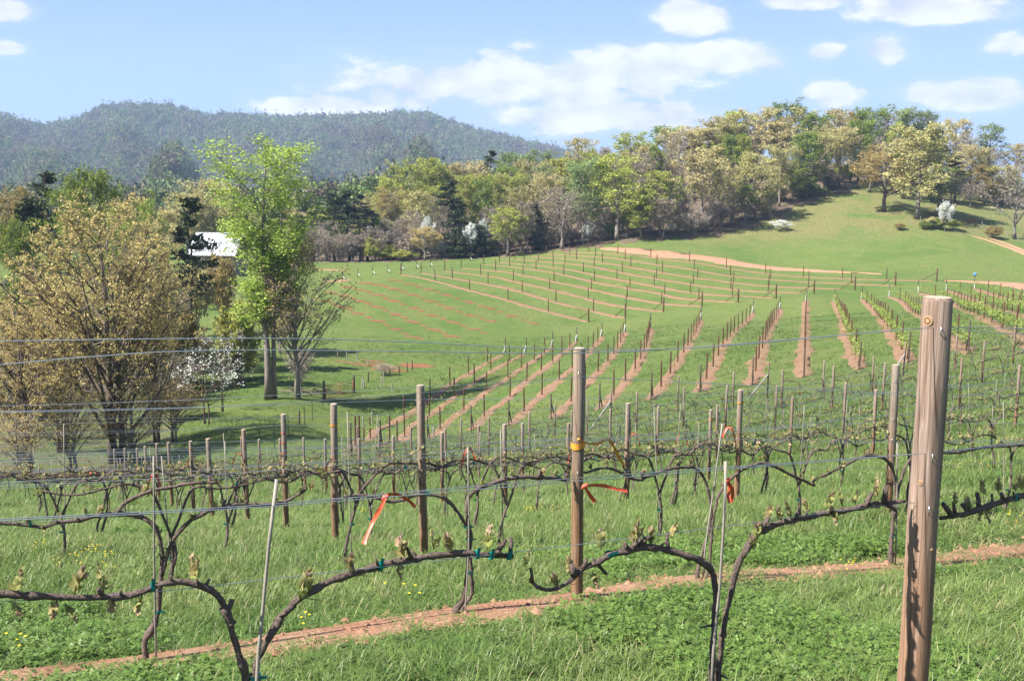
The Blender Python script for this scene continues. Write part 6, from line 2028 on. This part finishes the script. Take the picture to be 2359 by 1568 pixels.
def fbm2(x, y, s, seed):
    return np.array([mnoise.noise(Vector((a * s, b * s, seed))) for a, b in zip(x, y)])


def row_dist(x, y, row):
    out = np.full(len(x), 1e9)
    pp = row.p[::2]
    for i in range(0, len(x), 4000):
        out[i:i + 4000] = np.sqrt(((x[i:i + 4000, None] - pp[None, :, 0]) ** 2 + (y[i:i + 4000, None] - pp[None, :, 1]) ** 2).min(1))
    return out


gx, gy, gs = [], [], []
for (r0, r1, dens, sc0) in ((1.6, 6.0, 330, 1.0), (6.0, 10.0, 260, 1.05), (10.0, 17.0, 130, 1.25), (17.0, 30.0, 46, 1.7), (30.0, 58.0, 13, 2.3)):
    area = 0.5 * 1.16 * (r1 ** 2 - r0 ** 2)
    n = int(area * dens)
    r = np.sqrt(rg.uniform(r0 ** 2, r1 ** 2, n)); a = rg.uniform(-.58, .58, n)
    gx.append(r * np.sin(a)); gy.append(r * np.cos(a)); gs.append(np.full(n, sc0))
gx, gy, gs = map(np.concatenate, (gx, gy, gs))
# leave the worn strip bare, thin the turf with a broad noise
dB = row_dist(gx, gy, rowB)
rr_ = np.hypot(gx, gy)
edge = 0.13 + .06 * (gx < .3) + 0.07 * np.sin(gx * 5.3 + gy * 3.1) + .06 * np.sin(gx * 13 + 2)
edge = edge - .35 * np.clip(fbm2(gx, gy, .8, 12.0) + .10 * (gx > .9), 0, 1) * np.clip((gx - .6) / 1.2, .25, 1) * 2
bare = (dB < np.where(rr_ < 13, np.maximum(edge, .02), .04))
nz = fbm2(gx, gy, .55, 3.3)
keep = (~bare | (rg.random(len(gx)) < .05)) & (rg.random(len(gx)) < np.clip(.85 + nz * .5, .4, 1))
gx, gy, gs, nz, rr_, dB = (q_[keep] for q_ in (gx, gy, gs, nz, rr_, dB))
gz = height(gx, gy)
n = len(gx)
cl = fbm2(gx, gy, .45, 9.1) + .25 * fbm2(gx, gy, 1.7, 4.0)
isc = (cl > .20 + .25 * (rr_ > 10)) & (rr_ < 17) & (dB > .34) & (rg.random(n) < .62)
pick = rg.integers(0, 7, n)
long_ = rg.random(n) < np.clip(.10 + .3 * fbm2(gx, gy, .9, 6.0), .02, .5)
pick = np.where(long_, 7 + rg.integers(0, 2, n), pick)
pick = np.where(rg.random(n) < .09, 9, pick)
hs = gs * rg.uniform(.5, .98, n) * np.clip(1 + .5 * nz, .6, 1.3)
hs = np.where(dB < 1.3, hs * np.clip(.35 + .5 * dB, .4, 1), hs)
ws = gs * rg.uniform(.9, 1.2, n)
rot = np.stack([rg.normal(0, .12, n), rg.normal(0, .12, n), rg.uniform(0, 6.28, n)], -1)
g = ~isc
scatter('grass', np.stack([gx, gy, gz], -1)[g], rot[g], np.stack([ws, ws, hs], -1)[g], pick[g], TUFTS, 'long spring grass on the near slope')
# clover mats
c = isc
cx = np.repeat(gx[c], 2) + rg.normal(0, .05, c.sum() * 2); cy = np.repeat(gy[c], 2) + rg.normal(0, .05, c.sum() * 2)
cz = height(cx, cy); m_ = len(cx)
cs = rg.uniform(.8, 1.3, m_) * np.repeat(gs[c], 2)
scatter('clover', np.stack([cx, cy, cz], -1), np.stack([rg.normal(0, .1, m_), rg.normal(0, .1, m_), rg.uniform(0, 6.28, m_)], -1), np.stack([cs, cs, cs * 1.1], -1), rg.integers(0, 4, m_), CLOV, 'dark green clover mats between the vine rows')


# tufts and weeds catching light on the further slopes
def far_tuft(seed):
    return tuft(seed, 9, .26, .014, .30, .9, M['grass'])


FT = [far_tuft(50 + i) for i in range(4)]
n = 60000
r = np.sqrt(rg.uniform(58 ** 2, 135 ** 2, n)); a = rg.uniform(-.52, .52, n)
fx, fy = r * np.sin(a), r * np.cos(a); fz = height(fx, fy)
kp = rg.random(n) < np.clip(.5 + 1.2 * fbm2(fx, fy, .11, 1.0), .1, 1)
fx, fy, fz = fx[kp], fy[kp], fz[kp]; n = len(fx)
fs_ = rg.uniform(.5, 1.1, n)
scatter('meadow_tufts', np.stack([fx, fy, fz], -1), np.stack([np.zeros(n), np.zeros(n), rg.uniform(0, 6.28, n)], -1), np.stack([fs_, fs_, fs_ * .8], -1), rg.integers(0, 4, n), FT, 'taller grass tufts over the valley slopes')
# buttercups
def flower(seed):
    rt = np.random.default_rng(seed)
    V, Q, t = [], [], []
    for i in range(5):
        c = np.array([rt.normal(0, .06), rt.normal(0, .06), rt.uniform(.16, .26)])
        for k in range(5):
            b = k * 1.2566; d = np.array([math.cos(b), math.sin(b), .35]); e = np.array([-math.sin(b), math.cos(b), 0])
            o = len(V); s = .010
            for (x_, y_) in ((0, 0), (.7, -.55), (1.2, 0), (.7, .55)): V.append(tuple(c + d * x_ * s + e * y_ * s))
            Q.append((o, o + 1, o + 2, o + 3)); t.append(rt.random())
    return np_mesh('buttercup', np.array(V), np.array(Q), M['flower'], {'tint': t})


FL = [flower(i) for i in range(3)]
cen = [(1245, 1195), (1265, 1205), (880, 1185), (860, 1200), (840, 1195), (720, 1190), (690, 1185), (1110, 1178), (150, 1320), (170, 1330), (90, 1295), (230, 1300), (1770, 1120), (2250, 1095), (2270, 1090), (2350, 1240), (2010, 1345), (30, 1560), (780, 1490), (1530, 1125), (1480, 1120), (300, 1290), (560, 1190), (2340, 1230), (1260, 1190)]
fx, fy = [], []
for (u, v) in cen:
    p = gpix(u, v)
    for _ in range(2):
        fx.append(p.x + rg.normal(0, .35)); fy.append(p.y + rg.normal(0, .35))
fx, fy = np.array(fx), np.array(fy); n = len(fx)
fsz = rg.uniform(.7, 1.1, n)
scatter('buttercups', np.stack([fx, fy, height(fx, fy)], -1), np.stack([np.zeros(n), np.zeros(n), rg.uniform(0, 6.28, n)], -1), np.stack([fsz, fsz, fsz], -1), rg.integers(0, 3, n), FL, 'yellow buttercups dotted through the grass')
# crumbs of clay on the strip
def clod(seed):
    rt = np.random.default_rng(seed)
    b = MB(); vs = []
    for k in range(6):
        a_ = k * 1.047
        vs.append((math.cos(a_) * rt.uniform(.7, 1.2), math.sin(a_) * rt.uniform(.7, 1.2), 0))
    vs.append((rt.normal(0, .2), rt.normal(0, .2), rt.uniform(.5, .9)))
    b.add(vs, [(k, (k + 1) % 6, 6) for k in range(6)])
    return b.mesh('clod', [M['soil']])


n = 6000
s_ = rg.uniform(.3, min(15.5, rowB.s[-1] - .4), n)
cp = np.array([tuple(rowB.at(float(s))) for s in s_])
cp[:, 0] += rg.normal(0, .16, n); cp[:, 1] += rg.normal(0, .16, n)
cz = height(cp[:, 0], cp[:, 1]) + .022
sz = rg.gamma(1.5, .008, n) + .003
scatter('soil_crumbs', np.column_stack([cp[:, :2], cz]), np.stack([np.zeros(n), np.zeros(n), rg.uniform(0, 6.28, n)], -1), np.stack([sz, sz, sz], -1), rg.integers(0, 3, n), [clod(i) for i in range(3)], 'crumbled clay along the bare strip of the second row')

# ------------------------------------------------------------------ the air between here and the ridge
hb = MB()
hb.box((0, 0, 115.0), (6200, 6200, 430.0))
hm = bpy.data.materials.new('haze_air')
hm.use_nodes = True
hm.node_tree.nodes.clear()
T = NT(hm.node_tree)
ho = T.n('ShaderNodeOutputMaterial')
pv = T.n('ShaderNodeVolumePrincipled')
pv.inputs['Color'].default_value = (0.50, 0.69, 1.0, 1)
pv.inputs['Density'].default_value = 0.00017
pv.inputs['Anisotropy'].default_value = 0.0
T.l(pv.outputs[0], ho.inputs['Volume'])
o = obj('haze', hb.mesh('haze', [hm]))
tag(o, 'thin blue air haze filling the valley', kind='stuff')
